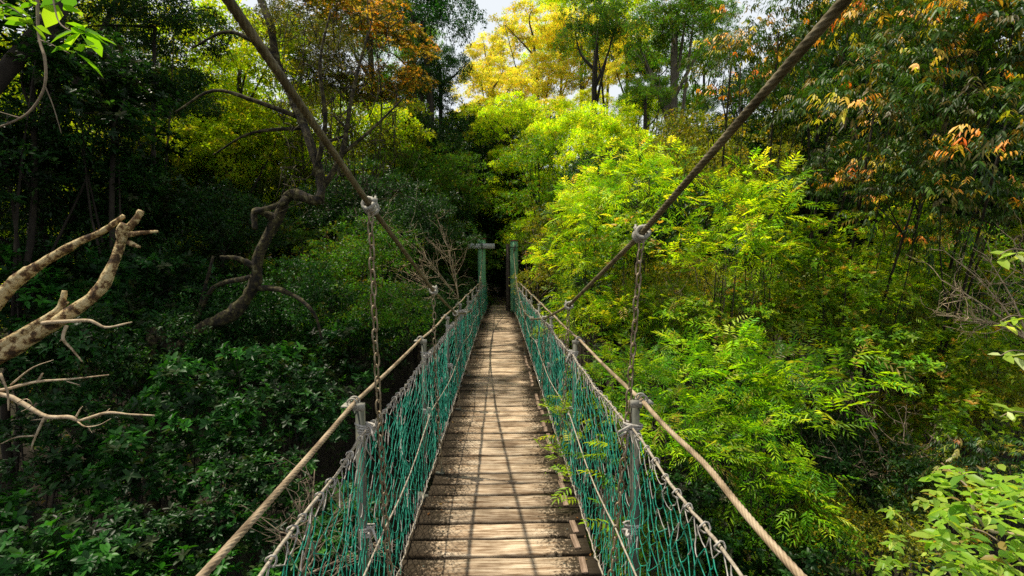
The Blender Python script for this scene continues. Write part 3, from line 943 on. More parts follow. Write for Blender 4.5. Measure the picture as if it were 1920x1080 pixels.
# ------------------------------------------------------------------ centre: dark hollow behind the towers
centre = [
    ('dark1', 860, 330, 27, 3.2, 'dark tree filling the space above the left tower post', .16),
    ('dark2', 950, 270, 29, 3.2, 'dark tree directly above the end of the path', .16),
    ('dark2', 1010, 390, 26, 2.5, 'dark tree above the right tower post', .14),
    ('small1', 850, 480, 20.5, 1.6, 'green bush touching the left end of the grey cross board', .08),
    ('small2', 1035, 470, 20.5, 1.5, 'olive bush with thin pale twigs right of the right tower post', .08),
    ('dark1', 940, 400, 28, 2.8, 'dark tree standing over the path beyond the towers', .2),
    ('dark2', 905, 520, 31, 2.2, 'low dark tree left of the path end', .12),
    ('dark1', 985, 510, 30, 2.2, 'low dark tree right of the path end', .12),
    ('dark2', 945, 490, 36, 3.0, 'dark tree closing off the end of the path', .25),
    ('dark2', 790, 280, 24, 2.0, 'dark grey green tree between the orange tipped tree and the centre', .13),
    ('dark1', 790, 180, 28, 2.2, 'dark tree under the tall dark crown left of the sky gap', .13),
    ('dark1', 805, 410, 21, 1.7, 'dark bushy tree left of the left tower post', .1),
]
for pr_, px, py, d, r, lab, tr in centre:
    tree(lab, pr_, P(px, py, d), r, group='dark trees around the far end of the bridge', trunk_r=tr * .8, skirt=1)

# bright yellow green trees above the dark ones
for px, py, d, r, pr_, lab in [
    (950, 235, 25, 1.9, 'far1', 'yellow green tree below the golden crown left of the centre sky gap'),
    (1070, 260, 22, 2.0, 'far1', 'yellow green tree in the centre above the bright compound leaf shrub'),
    (1010, 300, 21, 1.6, 'small1', 'mid green tree between the dark centre and the yellow green trees'),
    (1150, 300, 19, 1.9, 'far1', 'yellow green tree behind the right main cable, low'),
    (1240, 300, 17, 1.8, 'small2', 'olive leafy tree where the right main cable crosses its top'),
    (1130, 400, 14, 1.4, 'far1', 'light green tree left of the first right cable clamp'),
    (1060, 440, 16, 1.3, 'small2', 'small olive tree behind the bright shrub near the right tower'),
    (880, 250, 30, 2.0, 'far1', 'small yellow tree left of the golden crown'),
    (1340, 290, 13, 1.7, 'small2', 'orange tinged olive tree just right of the right main cable'),
    (1400, 330, 11.5, 1.1, 'small2', 'small olive tree between the bright shrubs and the hanging bronze leaves'),
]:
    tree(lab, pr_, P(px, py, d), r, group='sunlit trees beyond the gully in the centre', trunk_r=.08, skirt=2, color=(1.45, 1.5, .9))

# golden tall trees against the sky
for px, py, d, r, pr_, lab, tr in [(a, b, c, e, f, g, .3) for a, b, c, e, f, g in [
    (925, 165, 36, 2.7, 'gold1', 'golden yellow tree crown left of the small sky gap'),
    (1000, 70, 40, 3.2, 'gold1', 'tall golden tree right of the big sky gap'),
    (920, 100, 44, 2.0, 'gold1', 'golden tree crown at the lower left of the big sky gap'),
    (1090, 75, 42, 3.0, 'gold1', 'tall golden tree in the top centre'),
    (1175, 85, 38, 2.0, 'gold1', 'golden orange crown hanging right of the dark vine hung trunk'),
    (1110, 190, 34, 1.3, 'far1', 'small crown below the sky gap in the centre'),
    (1030, 215, 33, 1.6, 'gold1', 'golden low crown right of the small sky gap'),
    (900, 215, 34, 1.7, 'gold1', 'golden crown lowest on the left of the centre'),
]]:
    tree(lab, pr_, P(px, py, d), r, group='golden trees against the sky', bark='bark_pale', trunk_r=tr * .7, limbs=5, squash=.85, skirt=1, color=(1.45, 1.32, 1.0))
tree('dark green vine hung tree with a straight trunk in the top centre', 'farg1', P(1120, 60, 30), 2.2, group=None, trunk_r=.26, squash=1.5)
tree('tall green tree with a thick grey trunk left of the hanging bronze leaves', 'farg1', P(1265, 60, 26), 2.6, group=None, trunk_r=.34, bark='bark_pale', squash=1.1, limbs=6)
tree('green crown low on the thick grey trunk, above the right main cable', 'farg1', P(1210, 180, 25), 1.3, trunk_r=.12)
tree('tall dark green tree rising left of the big sky gap', 'dark1', P(792, 40, 27), 2.7, trunk_r=.3, squash=1.3, limbs=6, color=(1, 1.35, 1))
tree('dark green tree at the left margin of the big sky gap, below the tallest crown', 'dark2', P(825, 130, 29), 1.6, trunk_r=.2, squash=1.2, color=(1, 1.35, 1))
for px, py, d, r, pr_, lab in [
    (1050, 10, 44, 3.2, 'far1', 'yellow green crown at the very top, right of the big sky gap'),
    (1150, 15, 44, 3.4, 'far1', 'yellow green crown at the top behind the dark vine hung tree'),
    (1225, 120, 36, 2.3, 'farg1', 'green crown between the vine hung tree and the thick grey trunk'),
    (1320, 40, 36, 2.4, 'farg1', 'green crown at the top right of the thick grey trunk'),
    (1190, 215, 29, 1.7, 'far1', 'yellow green crown below the dark vine hung tree'),
    (1290, 200, 30, 1.7, 'farg1', 'green crown just left of the small sky gap by the cable'),
    (765, 90, 32, 2.6, 'farg1', 'green crown filling the space behind the orange tipped trees'),
]:
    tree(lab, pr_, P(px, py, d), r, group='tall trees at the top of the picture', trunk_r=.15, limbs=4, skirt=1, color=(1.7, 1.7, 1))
tree('green tree high in the picture behind the orange tipped tree', 'farg1', P(690, 20, 24), 2.3, trunk_r=.25)

# ------------------------------------------------------------------ right side
GR = 'bright compound leaf shrubs on the right slope'
for pr_, px, py, d, r, lab in [
    ('pin1', 1110, 390, 8.6, .80, 'bright yellow green compound leaf shrub closest to the right tower post'),
    ('pin2', 1080, 480, 8.8, .70, 'bright compound leaf shrub hanging beside the far right guard posts'),
    ('pin1', 1190, 340, 8.4, .85, 'bright yellow green shrub behind the right main cable clamp'),
    ('broadlite', 1180, 470, 7.6, .75, 'bright leafy shrub behind the first hanging chain on the right'),
    ('pin1', 1420, 400, 7.2, .85, 'bright compound leaf shrub standing highest in the middle of the right slope'),
    ('pin2', 1360, 470, 7.0, .65, 'bright compound leaf shrub with a pale hanging spray at its centre'),
    ('broadlite', 1540, 480, 7.4, .75, 'sunlit broad leaved shrub under the hanging bronze leaves'),
    ('pin2', 1130, 590, 8.0, .75, 'bright shrub beside the right hand cable below the kink of the main cable'),
    ('pin1', 1330, 720, 6.0, .85, 'green compound leaf shrub in the middle of the lower right slope'),
    ('pin2', 1480, 730, 5.9, .85, 'green compound leaf shrub with long pale sprays, right of the lower middle one'),
    ('broadlite', 1620, 690, 6.5, .80, 'sunlit broad leaved shrub at the right end of the lower group'),
    ('pin2', 1230, 820, 5.2, .60, 'green compound leaf shrub right behind the near right guard post'),
    ('pin1', 1390, 850, 5.3, .70, 'green compound leaf shrub above the near right hand cable'),
    ('pin2', 1190, 700, 6.2, .55, 'compound leaf shrub pressing against the right net at the second chain'),
]:
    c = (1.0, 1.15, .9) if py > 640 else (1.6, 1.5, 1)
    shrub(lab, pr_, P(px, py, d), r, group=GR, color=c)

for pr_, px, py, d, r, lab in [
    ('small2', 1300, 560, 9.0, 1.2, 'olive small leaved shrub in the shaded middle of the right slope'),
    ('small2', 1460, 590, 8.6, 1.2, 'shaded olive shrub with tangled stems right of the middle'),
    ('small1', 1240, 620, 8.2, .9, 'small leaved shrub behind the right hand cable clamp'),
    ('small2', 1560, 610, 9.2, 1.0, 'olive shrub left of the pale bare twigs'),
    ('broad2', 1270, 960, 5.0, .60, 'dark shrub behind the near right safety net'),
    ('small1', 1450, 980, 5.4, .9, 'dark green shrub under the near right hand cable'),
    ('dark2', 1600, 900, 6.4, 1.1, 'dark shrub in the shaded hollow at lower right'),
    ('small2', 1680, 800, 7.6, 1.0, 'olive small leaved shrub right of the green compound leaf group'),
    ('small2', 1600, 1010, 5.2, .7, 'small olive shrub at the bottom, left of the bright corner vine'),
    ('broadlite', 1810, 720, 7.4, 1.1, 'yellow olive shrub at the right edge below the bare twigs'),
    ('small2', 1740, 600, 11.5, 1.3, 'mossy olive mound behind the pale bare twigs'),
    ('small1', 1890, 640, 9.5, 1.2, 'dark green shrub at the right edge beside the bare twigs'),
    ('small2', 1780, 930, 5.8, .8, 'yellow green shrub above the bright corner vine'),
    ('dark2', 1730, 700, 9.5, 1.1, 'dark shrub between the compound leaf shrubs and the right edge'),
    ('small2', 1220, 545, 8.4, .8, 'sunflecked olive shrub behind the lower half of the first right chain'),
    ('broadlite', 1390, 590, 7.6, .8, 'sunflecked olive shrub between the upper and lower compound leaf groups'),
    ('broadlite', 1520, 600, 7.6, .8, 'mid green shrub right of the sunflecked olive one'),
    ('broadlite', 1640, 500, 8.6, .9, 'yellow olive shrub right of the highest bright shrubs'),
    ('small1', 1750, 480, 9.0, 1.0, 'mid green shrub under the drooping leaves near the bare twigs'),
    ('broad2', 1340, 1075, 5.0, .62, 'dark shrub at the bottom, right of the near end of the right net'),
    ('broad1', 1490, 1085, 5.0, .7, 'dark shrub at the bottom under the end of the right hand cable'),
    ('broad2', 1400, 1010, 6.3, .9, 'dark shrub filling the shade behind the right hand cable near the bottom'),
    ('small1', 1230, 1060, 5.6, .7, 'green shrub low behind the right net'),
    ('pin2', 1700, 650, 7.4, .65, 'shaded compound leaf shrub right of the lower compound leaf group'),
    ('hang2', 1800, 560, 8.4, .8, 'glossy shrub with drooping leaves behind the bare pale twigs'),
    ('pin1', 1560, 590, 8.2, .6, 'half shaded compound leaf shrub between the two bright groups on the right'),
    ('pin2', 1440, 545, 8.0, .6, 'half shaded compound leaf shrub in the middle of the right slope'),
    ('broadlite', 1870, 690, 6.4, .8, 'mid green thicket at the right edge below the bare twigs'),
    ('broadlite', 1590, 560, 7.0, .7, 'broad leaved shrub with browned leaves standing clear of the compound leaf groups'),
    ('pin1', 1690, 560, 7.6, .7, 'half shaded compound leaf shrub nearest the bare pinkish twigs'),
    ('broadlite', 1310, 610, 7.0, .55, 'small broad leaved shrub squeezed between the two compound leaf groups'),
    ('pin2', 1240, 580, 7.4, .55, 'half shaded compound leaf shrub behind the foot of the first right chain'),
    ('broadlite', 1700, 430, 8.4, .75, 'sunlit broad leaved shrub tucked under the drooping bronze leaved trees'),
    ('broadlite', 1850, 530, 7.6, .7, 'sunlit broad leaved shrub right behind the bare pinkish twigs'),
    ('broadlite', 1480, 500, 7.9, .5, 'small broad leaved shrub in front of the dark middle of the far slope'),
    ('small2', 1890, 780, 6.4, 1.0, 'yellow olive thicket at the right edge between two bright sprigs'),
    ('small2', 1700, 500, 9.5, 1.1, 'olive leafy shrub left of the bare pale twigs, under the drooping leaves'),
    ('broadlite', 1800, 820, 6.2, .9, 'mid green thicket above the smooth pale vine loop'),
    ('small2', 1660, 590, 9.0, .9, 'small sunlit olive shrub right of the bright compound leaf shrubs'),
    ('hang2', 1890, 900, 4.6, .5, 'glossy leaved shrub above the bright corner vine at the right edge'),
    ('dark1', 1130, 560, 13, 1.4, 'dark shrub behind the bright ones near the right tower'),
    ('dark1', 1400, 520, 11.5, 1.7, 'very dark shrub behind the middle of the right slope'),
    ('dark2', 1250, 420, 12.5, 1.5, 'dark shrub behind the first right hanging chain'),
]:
    shrub(lab, pr_, P(px, py, d), r, group='mixed shrubs on the right slope', color=(1.6, 1.5, 1) if pr_ == 'broadlite' else (1.9, 1.9, 1.1) if pr_ in ('small1', 'small2') else (1, 1, 1))  # broadlite tint lightened to stand in for sun on the shaded bank

GB = 'trees with drooping leaves and bronze new growth at upper right'
for pr_, px, py, d, r, lab in [
    ('hang1', 1370, 130, 8.0, .8, 'drooping leaf tree with orange tips left of the right main cable top'),
    ('hang2', 1460, 60, 8.4, .85, 'drooping leaf tree where the right main cable leaves the picture'),
    ('hang2', 1640, 210, 6.6, .95, 'dark drooping leaf tree with bronze sprays in the middle of the upper right'),
    ('hang1', 1590, 60, 8.2, 1.2, 'very dark drooping tree at the top right of the main cable'),
    ('hang2', 1780, 110, 7.0, 1.2, 'dark drooping tree second from the top right corner'),
    ('hang1', 1880, 260, 5.8, .9, 'dark drooping tree at the right edge with pale glossy leaves'),
    ('hang2', 1720, 360, 6.4, .75, 'drooping tree with pale and bronze leaves right of the bright shrubs'),
    ('hang1', 1860, 420, 6.6, .85, 'drooping tree just above the bare pale twigs at the right edge'),
    ('hang1', 1590, 330, 7.6, .75, 'drooping leaf tree touching the top of the bright shrubs'),
    ('hang1', 1900, 60, 6.6, 1.1, 'drooping tree in the top right corner'),
]:
    tree(lab, pr_, P(px, py, d), r, group=GB, trunk_r=.03, limbs=4, color=(2.3, 1.6, 1.0), base=tuple((P(px, py, d) + np.array([1.2, 3.5, 0]))[:2]))
for px, py, d, r, lab in [
    (1540, 190, 12, 2.0, 'dark tree behind the drooping trees, beside the small sky gap'),
    (1700, 80, 13, 2.6, 'dark tree high behind the drooping trees at upper right'),
    (1880, 150, 12, 2.4, 'dark tree behind the top right corner'),
    (1640, 400, 13, 1.9, 'dark tree behind the right end of the bright shrubs'),
    (1830, 360, 12, 2.0, 'dark tree behind the right edge drooping tree'),
    (1470, 310, 13, 1.2, 'dark tree below the small sky gap right of the cable'),
    (1560, 480, 14, 1.8, 'dark tree with black limbs left of the bare twigs'),
    (1390, 180, 15, 1.0, 'dark tree behind the orange tipped drooping leaves'),
]:
    tree(lab, 'dark2', P(px, py, d), r, group='dark trees behind the right slope', trunk_r=.10, skirt=1)
for px, py, d, r, lab in [
    (1480, 400, 24, 2.0, 'far sunlit tree behind the right slope, below the sky gap'),
    (1620, 250, 25, 4.0, 'far green tree behind the upper right trees'),
    (1850, 300, 24, 4.0, 'far green tree behind the right edge'),
    (1780, 470, 28, 3.0, 'far tree seen through the bare twigs'),
    (1900, 550, 22, 3.0, 'far tree low behind the right edge'),
    (1620, 560, 20, 2.5, 'far tree low behind the olive shrubs'),
    (1350, 400, 26, 2.2, 'far sunlit tree behind the middle shrubs'),
]:
    tree(lab, 'far1', P(px, py, d), r, group='far trees behind the right slope', trunk_r=.14, skirt=1)

# trees deep in the wood that close the gaps
rgf = np.random.default_rng(202)
for q in range(46):
    left = q % 2 == 0
    px = rgf.uniform(-350, 800) if left else rgf.uniform(1100, 2250)
    d = rgf.uniform(15, 34); py = rgf.uniform(250, 470) if rgf.random() < .6 else rgf.uniform(20, 250)
    if not left and px < 1500: py = max(py, 330)
    if left and px > 650: py = max(py, 360)
    if left and 330 < px < 620: py = rgf.uniform(400, 480)
    rad = rgf.uniform(2.2, 3.2) * (d / 24) ** .5
    p = P(px, py, d)
    tree('tree deep in the wood behind the trees on the %s side' % ('left' if left else 'right'), ['dark1', 'farg1', 'dark2', 'far1'][int(rgf.integers(4))], p, rad,
         group='trees deep in the wood', trunk_r=.13, skirt=2, limbs=3)

# background wood that reads as one mass
mbw = MB(); rgw = np.random.default_rng(77)
for q in range(190):
    az = R(-75 + 150 * (q + .5) / 190) + rgw.normal(0, .02); dist = rgw.uniform(46, 62)
    x, y = dist * math.sin(az), dist * math.cos(az)
    if -.02 < az < .33: hh = rgw.uniform(3.5, 6)
    elif -.13 < az <= -.02: hh = rgw.uniform(9, 12)
    else: hh = rgw.uniform(9, 19)
    if .33 < az < .5: hh = rgw.uniform(7, 10)
    z0 = float(G(x, y))
    n = 380
    u = rand_unit(rgw, n); pos = np.array([x, y, z0 + hh * .55]) + u * np.array([3.2, 3.2, hh * .5]) * rgw.uniform(.6, 1.05, (n, 1))
    c = pick(rgw, MIDG + OLIVE, n) * rgw.uniform(.7, 1.2)
    sprays(mbw, rgw, pos, u, 'simple', .34, c, 0, .1, .6)
far = mbw.build('distant_wood', M['leaf_far']); tag(far, 'mass of distant woodland closing the view behind the trees', 'woodland', kind='stuff')

# ------------------------------------------------------------------ bare limbs on the left
def limb(mb, pts, r0, r1, n=26, sides=10, rough=.05, rg=None, knobs=0.0):
    pa = smooth_path(pts, n); rr = np.linspace(r0, r1, n)
    if knobs:
        kg = np.random.default_rng(int(r0 * 1e4)); kn_ = np.interp(np.arange(n), np.arange(0, n + 4, 3), kg.normal(0, 1, len(np.arange(0, n + 4, 3))))
        rr = rr * (1 + knobs * kn_)
    tube(mb, pa, rr, sides, rough=rough, rg=rg or rng)


def PP(l):
    return [P(*a) for a in l]


def world_root(name, at, label, cat, group=None):
    r = empty(name, tuple(at), label, cat, group); return r, np.array(at, np.float32)


def wb(mb, name, m, root, off, smooth=True):
    for a in mb.v: a -= off
    return mb.build(name, m, root, smooth)


# thick mottled dead limbs, pushed in from beyond the left edge
rt, off = world_root('dead_tree', P(-330, 900, 3.6), 'leaning dead tree with thick mottled cream and brown broken limbs at the left edge', 'dead tree')
off[2] = G(off[0], off[1]); rt.location = off
mb = MB()
limb(mb, [tuple(off)] + PP([(-280, 850, 3.6), (-120, 720, 3.5)]), .12, .085, 16)
wb(mb, 'trunk', M['dead'], rt, off)
mb = MB(); limb(mb, PP([(-130, 728, 3.5), (0, 668, 3.4), (60, 632, 3.4), (130, 588, 3.4), (185, 545, 3.42), (215, 490, 3.45), (232, 440, 3.5), (255, 412, 3.5), (265, 395, 3.5)]), .056, .017, 44, 12, .06, knobs=.07); wb(mb, 'limb', M['dead'], rt, off)
mb = MB(); limb(mb, PP([(-130, 725, 3.52), (0, 560, 3.5), (40, 520, 3.5), (85, 490, 3.5), (140, 458, 3.5), (195, 432, 3.5), (232, 405, 3.5)]), .05, .015, 34, 12, .06, knobs=.07); wb(mb, 'limb', M['dead'], rt, off)
mb = MB(); limb(mb, PP([(228, 455, 3.48), (226, 432, 3.46), (233, 420, 3.46)]), .028, .026, 6, 8); wb(mb, 'broken_stub', M['dead'], rt, off)
mb = MB(); limb(mb, PP([(240, 440, 3.48), (270, 436, 3.48), (296, 434, 3.5)]), .02, .008, 8, 8); wb(mb, 'broken_stub', M['dead'], rt, off)
mb = MB(); limb(mb, PP([(242, 455, 3.48), (262, 463, 3.46)]), .02, .009, 5, 8); wb(mb, 'broken_stub', M['dead'], rt, off)
mb = MB(); limb(mb, PP([(0, 650, 3.38), (70, 608, 3.38), (110, 582, 3.4), (118, 562, 3.4), (121, 545, 3.4)]), .036, .014, 16, 8, .06); limb(mb, PP([(108, 584, 3.4), (128, 566, 3.4)]), .018, .008, 5, 8)
wb(mb, 'broken_stub', M['dead'], rt, off)
mb = MB(); limb(mb, PP([(80, 606, 3.34), (120, 603, 3.3), (165, 601, 3.28), (180, 606, 3.28), (200, 614, 3.28), (235, 607, 3.26), (247, 604, 3.26)]), .014, .004, 24, 8, .06)
limb(mb, PP([(125, 610, 3.32), (118, 635, 3.3), (135, 655, 3.3), (154, 678, 3.3)]), .011, .004, 12, 6)
limb(mb, PP([(118, 635, 3.3), (112, 640, 3.3)]), .007, .003, 4, 6)
wb(mb, 'branch', M['twig_pale'], rt, off)

rt, off = world_root('dead_branch', P(-200, 800, 3.2), 'thin pale dead branches with fine twigs reaching in low from the left edge', 'dead branch')
off[2] = G(off[0], off[1]); rt.location = off
mb = MB(); limb(mb, [tuple(off), tuple(off + np.array([0, 0, 1.6], np.float32)), P(-100, 745, 3.2)], .03, .02, 14, 8)
limb(mb, PP([(-100, 745, 3.2), (0, 740, 3.2), (40, 755, 3.2), (85, 780, 3.18), (130, 782, 3.15), (150, 788, 3.15), (200, 774, 3.12), (245, 777, 3.1), (290, 779, 3.1)]), .018, .004, 40, 8, .05, knobs=.10)
wb(mb, 'branch', M['twig_pale'], rt, off)
mb = MB(); limb(mb, PP([(-100, 745, 3.2), (0, 732, 3.22), (40, 722, 3.25), (75, 715, 3.25), (130, 711, 3.3), (204, 703, 3.3)]), .013, .004, 24, 8, .06, knobs=.1)
wb(mb, 'branch', M['twig_pale'], rt, off)
mb = MB()
for pl, a, b in [([(70, 716, 3.25), (80, 700, 3.25)], .008, .005), ([(20, 722, 3.25), (60, 690, 3.25), (100, 675, 3.25)], .006, .002), ([(85, 780, 3.18), (75, 800, 3.18), (62, 830, 3.18), (58, 845, 3.2)], .009, .003),
                 ([(65, 817, 3.18), (30, 820, 3.2), (0, 833, 3.2)], .006, .003), ([(143, 782, 3.15), (150, 768, 3.15), (155, 762, 3.15)], .006, .002), ([(145, 790, 3.15), (160, 800, 3.1), (185, 797, 3.1), (208, 785, 3.1)], .005, .002),
                 ([(0, 700, 3.15), (14, 735, 3.15), (16, 770, 3.15)], .008, .004), ([(196, 776, 3.12), (206, 766, 3.12)], .005, .002), ([(125, 715, 3.3), (150, 722, 3.3)], .004, .002), ([(85, 785, 3.18), (58, 788, 3.18)], .005, .002),
                 ([(30, 755, 3.2), (50, 748, 3.1), (60, 760, 3.1), (40, 772, 3.1)], .003, .002), ([(165, 800, 3.1), (173, 812, 3.1)], .003, .0015)]:
    limb(mb, PP(pl), a, b, 10, 6, .08)
wb(mb, 'twigs', M['twig_pale'], rt, off)['kind'] = 'stuff'

# mossy twisted leaning tree
rt, off = world_root('mossy_tree', P(270, 690, 7.2), 'twisted mossy brown tree leaning over the gully slope, with many thin twigs at its top', 'tree')
off[2] = G(off[0], off[1]) - .1; rt.location = off
mb = MB()
limb(mb, [tuple(off)] + PP([(285, 672, 7.2), (330, 655, 7.2), (385, 612, 7.2), (440, 585, 7.2), (478, 530, 7.2), (485, 480, 7.2), (520, 410, 7.2), (545, 365, 7.2), (595, 375, 7.2), (600, 330, 7.3), (575, 250, 7.4), (555, 200, 7.5), (520, 120, 7.6), (505, 40, 7.6), (470, -40, 7.8)]), .10, .045, 110, 12, .09, knobs=.13)
wb(mb, 'trunk', M['moss_bark'], rt, off)
mb = MB()
for pl, a, b in [([(480, 540, 7.2), (520, 542, 7.1), (560, 560, 7.0), (590, 590, 6.9), (604, 638, 6.9)], .045, .014), ([(478, 500, 7.2), (445, 485, 7.1), (412, 482, 7.0)], .05, .02),
                 ([(520, 412, 7.2), (480, 395, 7.1), (478, 430, 7.05)], .06, .035), ([(540, 370, 7.2), (520, 385, 7.0), (475, 398, 6.9)], .05, .03),
                 ([(600, 360, 7.3), (640, 290, 7.3), (660, 180, 7.4), (690, 60, 7.6)], .05, .015), ([(590, 330, 7.3), (610, 230, 7.1), (600, 120, 7.0), (620, 20, 7.0)], .04, .012),
                 ([(560, 220, 7.5), (480, 190, 7.4), (400, 170, 7.4), (330, 210, 7.4)], .04, .012), ([(565, 240, 7.5), (470, 250, 7.6), (400, 290, 7.8)], .03, .01),
                 ([(640, 290, 7.3), (700, 240, 7.3), (760, 180, 7.4)], .03, .01), ([(515, 100, 7.6), (430, 60, 7.6), (360, 90, 7.8)], .04, .012), ([(600, 270, 7.4), (650, 250, 7.3), (625, 215, 7.3)], .025, .012),
                 ([(470, 520, 7.3), (400, 540, 7.6), (370, 600, 7.7), (400, 480, 7.7)], .04, .02)]:
    mb = MB(); limb(mb, PP(pl), a, b, 16, 8, .08); wb(mb, 'limb', M['moss_bark'], rt, off)
# fine mossy twigs
mb = MB(); rg = np.random.default_rng(5)
for q in range(230):
    a = P(rg.uniform(520, 740), rg.uniform(30, 400), rg.uniform(6.7, 7.8)); d = rand_unit(rg, 1)[0] * [.5, .5, .9] + [0, 0, .25]
    L_ = rg.uniform(.3, .9)
    limb(mb, [a, a + d * L_ * .5 + rg.normal(0, .05, 3), a + d * L_ + rg.normal(0, .08, 3)], .008, .002, 5, 4, 0)
wb(mb, 'twigs', M['moss_bark'], rt, off)['kind'] = 'stuff'


def crown_on(root, off, proto, p, r, name='crown', color=(1, 1, 1), rz=0, squash=1):
    c = bpy.data.objects.new(name, PR[proto][0]); COL.objects.link(c); c.parent = root
    c.location = np.asarray(p) - off; c.scale = (r, r, r * squash); c.rotation_euler = (0, 0, rz); c.color = (*color, 1); return c


crown_on(rt, off, 'small2', P(600, 90, 7.8), .7, rz=5, color=(.8, .8, .8))
crown_on(rt, off, 'small2', P(520, 60, 8.2), .6, rz=.4, color=(.7, .8, .7))

crown_on(rt, off, 'small2', P(590, 210, 8.2), .5, rz=4, color=(.8, .8, .8))
for px, py, r, lab in [(705, 65, 1.9, 'tree with glowing orange leaf tips at the top, right of the left main cable'), (745, 160, 1.2, 'lower orange tipped tree crown beside the tall dark green tree'), (620, 20, 1.7, 'olive and orange tree at the top behind the mossy trunk'), (650, 170, 1.5, 'olive twiggy tree with sparse orange tips behind the left main cable')]:
    tree(lab, 'orange1', P(px, py, 18.5), r, group='trees with orange new growth', trunk_r=.04, limbs=3, color=(1, 1, 1) if px > 660 else (.62, .7, .6))
for px, py, r, lab in [(700, 290, 1.3, 'dull olive tree below the orange tipped trees'), (600, 270, 1.2, 'dull olive tree behind the bend of the mossy trunk'), (565, 60, 1.2, 'dull olive tree at the top where the mossy trunk leaves the picture'), (625, 110, 1.1, 'dull twiggy olive tree between the mossy trunk and the orange crown'), (660, 360, 1.2, 'dull dark olive tree just left of the first left cable clamp')]:
    tree(lab, 'small2', P(px, py, 17), r, group='dull olive trees on the left', trunk_r=.04, limbs=3, skirt=1, color=(.45, .5, .45))

# bare grey twigs near the left tower, behind the cable
def bare_shrub(label, base, tips, seed, m='twig_pale', r=.012, sub=5, spread=.5):
    rg = np.random.default_rng(seed)
    b = np.array(base, float); g = float(G(b[0], b[1])) - .05
    root = empty('bare_shrub', (b[0], b[1], g), label, 'bare shrub')
    offb = np.array([b[0], b[1], g], np.float32)
    mb = MB(); limb(mb, [(b[0], b[1], g), (b[0] + .1, b[1], (g + b[2]) / 2), tuple(b)], r * 2.2, r * 1.6, 10, 7); wb(mb, 'stem', M[m], root, offb)
    mb = MB()
    for t in tips:
        t = np.array(t, float); mid = (b + t) / 2 + rg.normal(0, .08, 3)
        pa = smooth_path([b, mid, t], 14); tube(mb, pa, np.linspace(r, r * .3, 14), 6)
        for q in range(sub * 2):
            i0 = rg.integers(4, 14); a = pa[i0]; d = nrm(t - b) * .5 + rand_unit(rg, 1)[0] * .8; L_ = rg.uniform(.2, 1) * spread
            p2 = a + d * L_; pb = smooth_path([a, a + d * L_ * .5 + rg.normal(0, .04, 3), p2 + [0, 0, .12 * L_]], 6); tube(mb, pb, np.linspace(r * .45, r * .14, 6), 4)
            for w in range(3):
                a2 = pb[rg.integers(2, 6)]; d2 = d * .6 + rand_unit(rg, 1)[0] * .8; tube(mb, [a2, a2 + d2 * L_ * .2 + rg.normal(0, .01, 3), a2 + d2 * L_ * .42], np.linspace(r * .22, r * .1, 3), 3)
    o = wb(mb, 'twigs', M[m], root, offb); o['kind'] = 'stuff'
    return root


bare_shrub('bare grey twiggy shrub between the left main cable and the left tower post', P(860, 560, 11), PP([(700, 400, 10.5), (740, 470, 10.5), (780, 520, 10.6), (770, 420, 10.6), (820, 410, 11), (720, 560, 10.4), (840, 470, 11)]), 3, 'twig_pale', .011, 8, .7)
bare_shrub('bare pale pinkish twigs against the dark at the right edge', P(1930, 640, 6.0), PP([(1770, 470, 6.0), (1765, 525, 5.9), (1790, 600, 5.8), (1850, 480, 6), (1900, 450, 6), (1755, 590, 5.9)]), 4, 'twig_pale', .013, 7, .45)
bare_shrub('brown dead twigs tangled behind the near left net', P(560, 1085, 2.9), PP([(530, 900, 3.1), (590, 880, 3.0), (640, 940, 2.9), (660, 1050, 2.7), (505, 990, 3.1), (700, 1020, 2.9)]), 6, 'twig', .008, 5, .35)
bare_shrub('thin bare twigs right of the right tower post', P(1010, 560, 17.5), PP([(985, 470, 17.4), (1000, 430, 17.6), (1040, 480, 17.4), (980, 510, 17.2)]), 8, 'twig', .022, 5, .7)
bare_shrub('bare tangled stems inside the shaded middle of the right slope', P(1340, 640, 7.6), PP([(1250, 510, 7.5), (1300, 480, 7.5), (1360, 500, 7.4), (1420, 530, 7.4), (1270, 590, 7.4), (1200, 560, 7.6)]), 9, 'twig', .014, 6, .5)
bare_shrub('bare dark limbs in the lower right hollow', P(1700, 900, 5.9), PP([(1620, 760, 6), (1700, 760, 6), (1560, 860, 5.8), (1760, 820, 6)]), 10, 'twig', .014, 6, .5)

# ------------------------------------------------------------------ vines and hanging sprigs
def sprig(name, label, cat, stem_pts, leaf_at, L, pal, seed, m='leaf', r=.004, aspect=.5, woodm='twig', lod=1, color=(1, 1, 1), k=5, spread=1.2):
    rg = np.random.default_rng(seed)
    st = [np.array(p) for p in stem_pts]
    root = empty(name, tuple(st[0]), label, cat); of = st[0].astype(np.float32)
    mb = MB(); limb(mb, st, r, r * .4, 24, 6, .08, rg); wb(mb, 'stem', M[woodm], root, of)
    B, D, NN, LL, CC = [], [], [], [], []
    for p in leaf_at:
        p = np.array(p, float)
        for q in range(k):
            th = 2 * PI * q / k + rg.uniform(-.4, .4)
            rad = np.array([math.cos(th), math.sin(th) * .8, rg.uniform(-.5, .35) * spread])
            B.append(p + rg.normal(0, L * .12, 3)); D.append(rad); NN.append(np.array([0, 0, 1.]) + rg.normal(0, .35, 3)); LL.append(L * rg.uniform(.65, 1.15)); CC.append(pick(rg, pal, 1)[0] * rg.uniform(.8, 1.2))
    mb = MB(); LL = np.array(LL)
    add_leaves(mb, np.array(B), np.array(D), np.array(NN), LL, LL * aspect, .15, .18, np.array(CC), lod)
    o = wb(mb, 'leaves', M[m], root, of, False); o.color = (*color, 1)
    return root


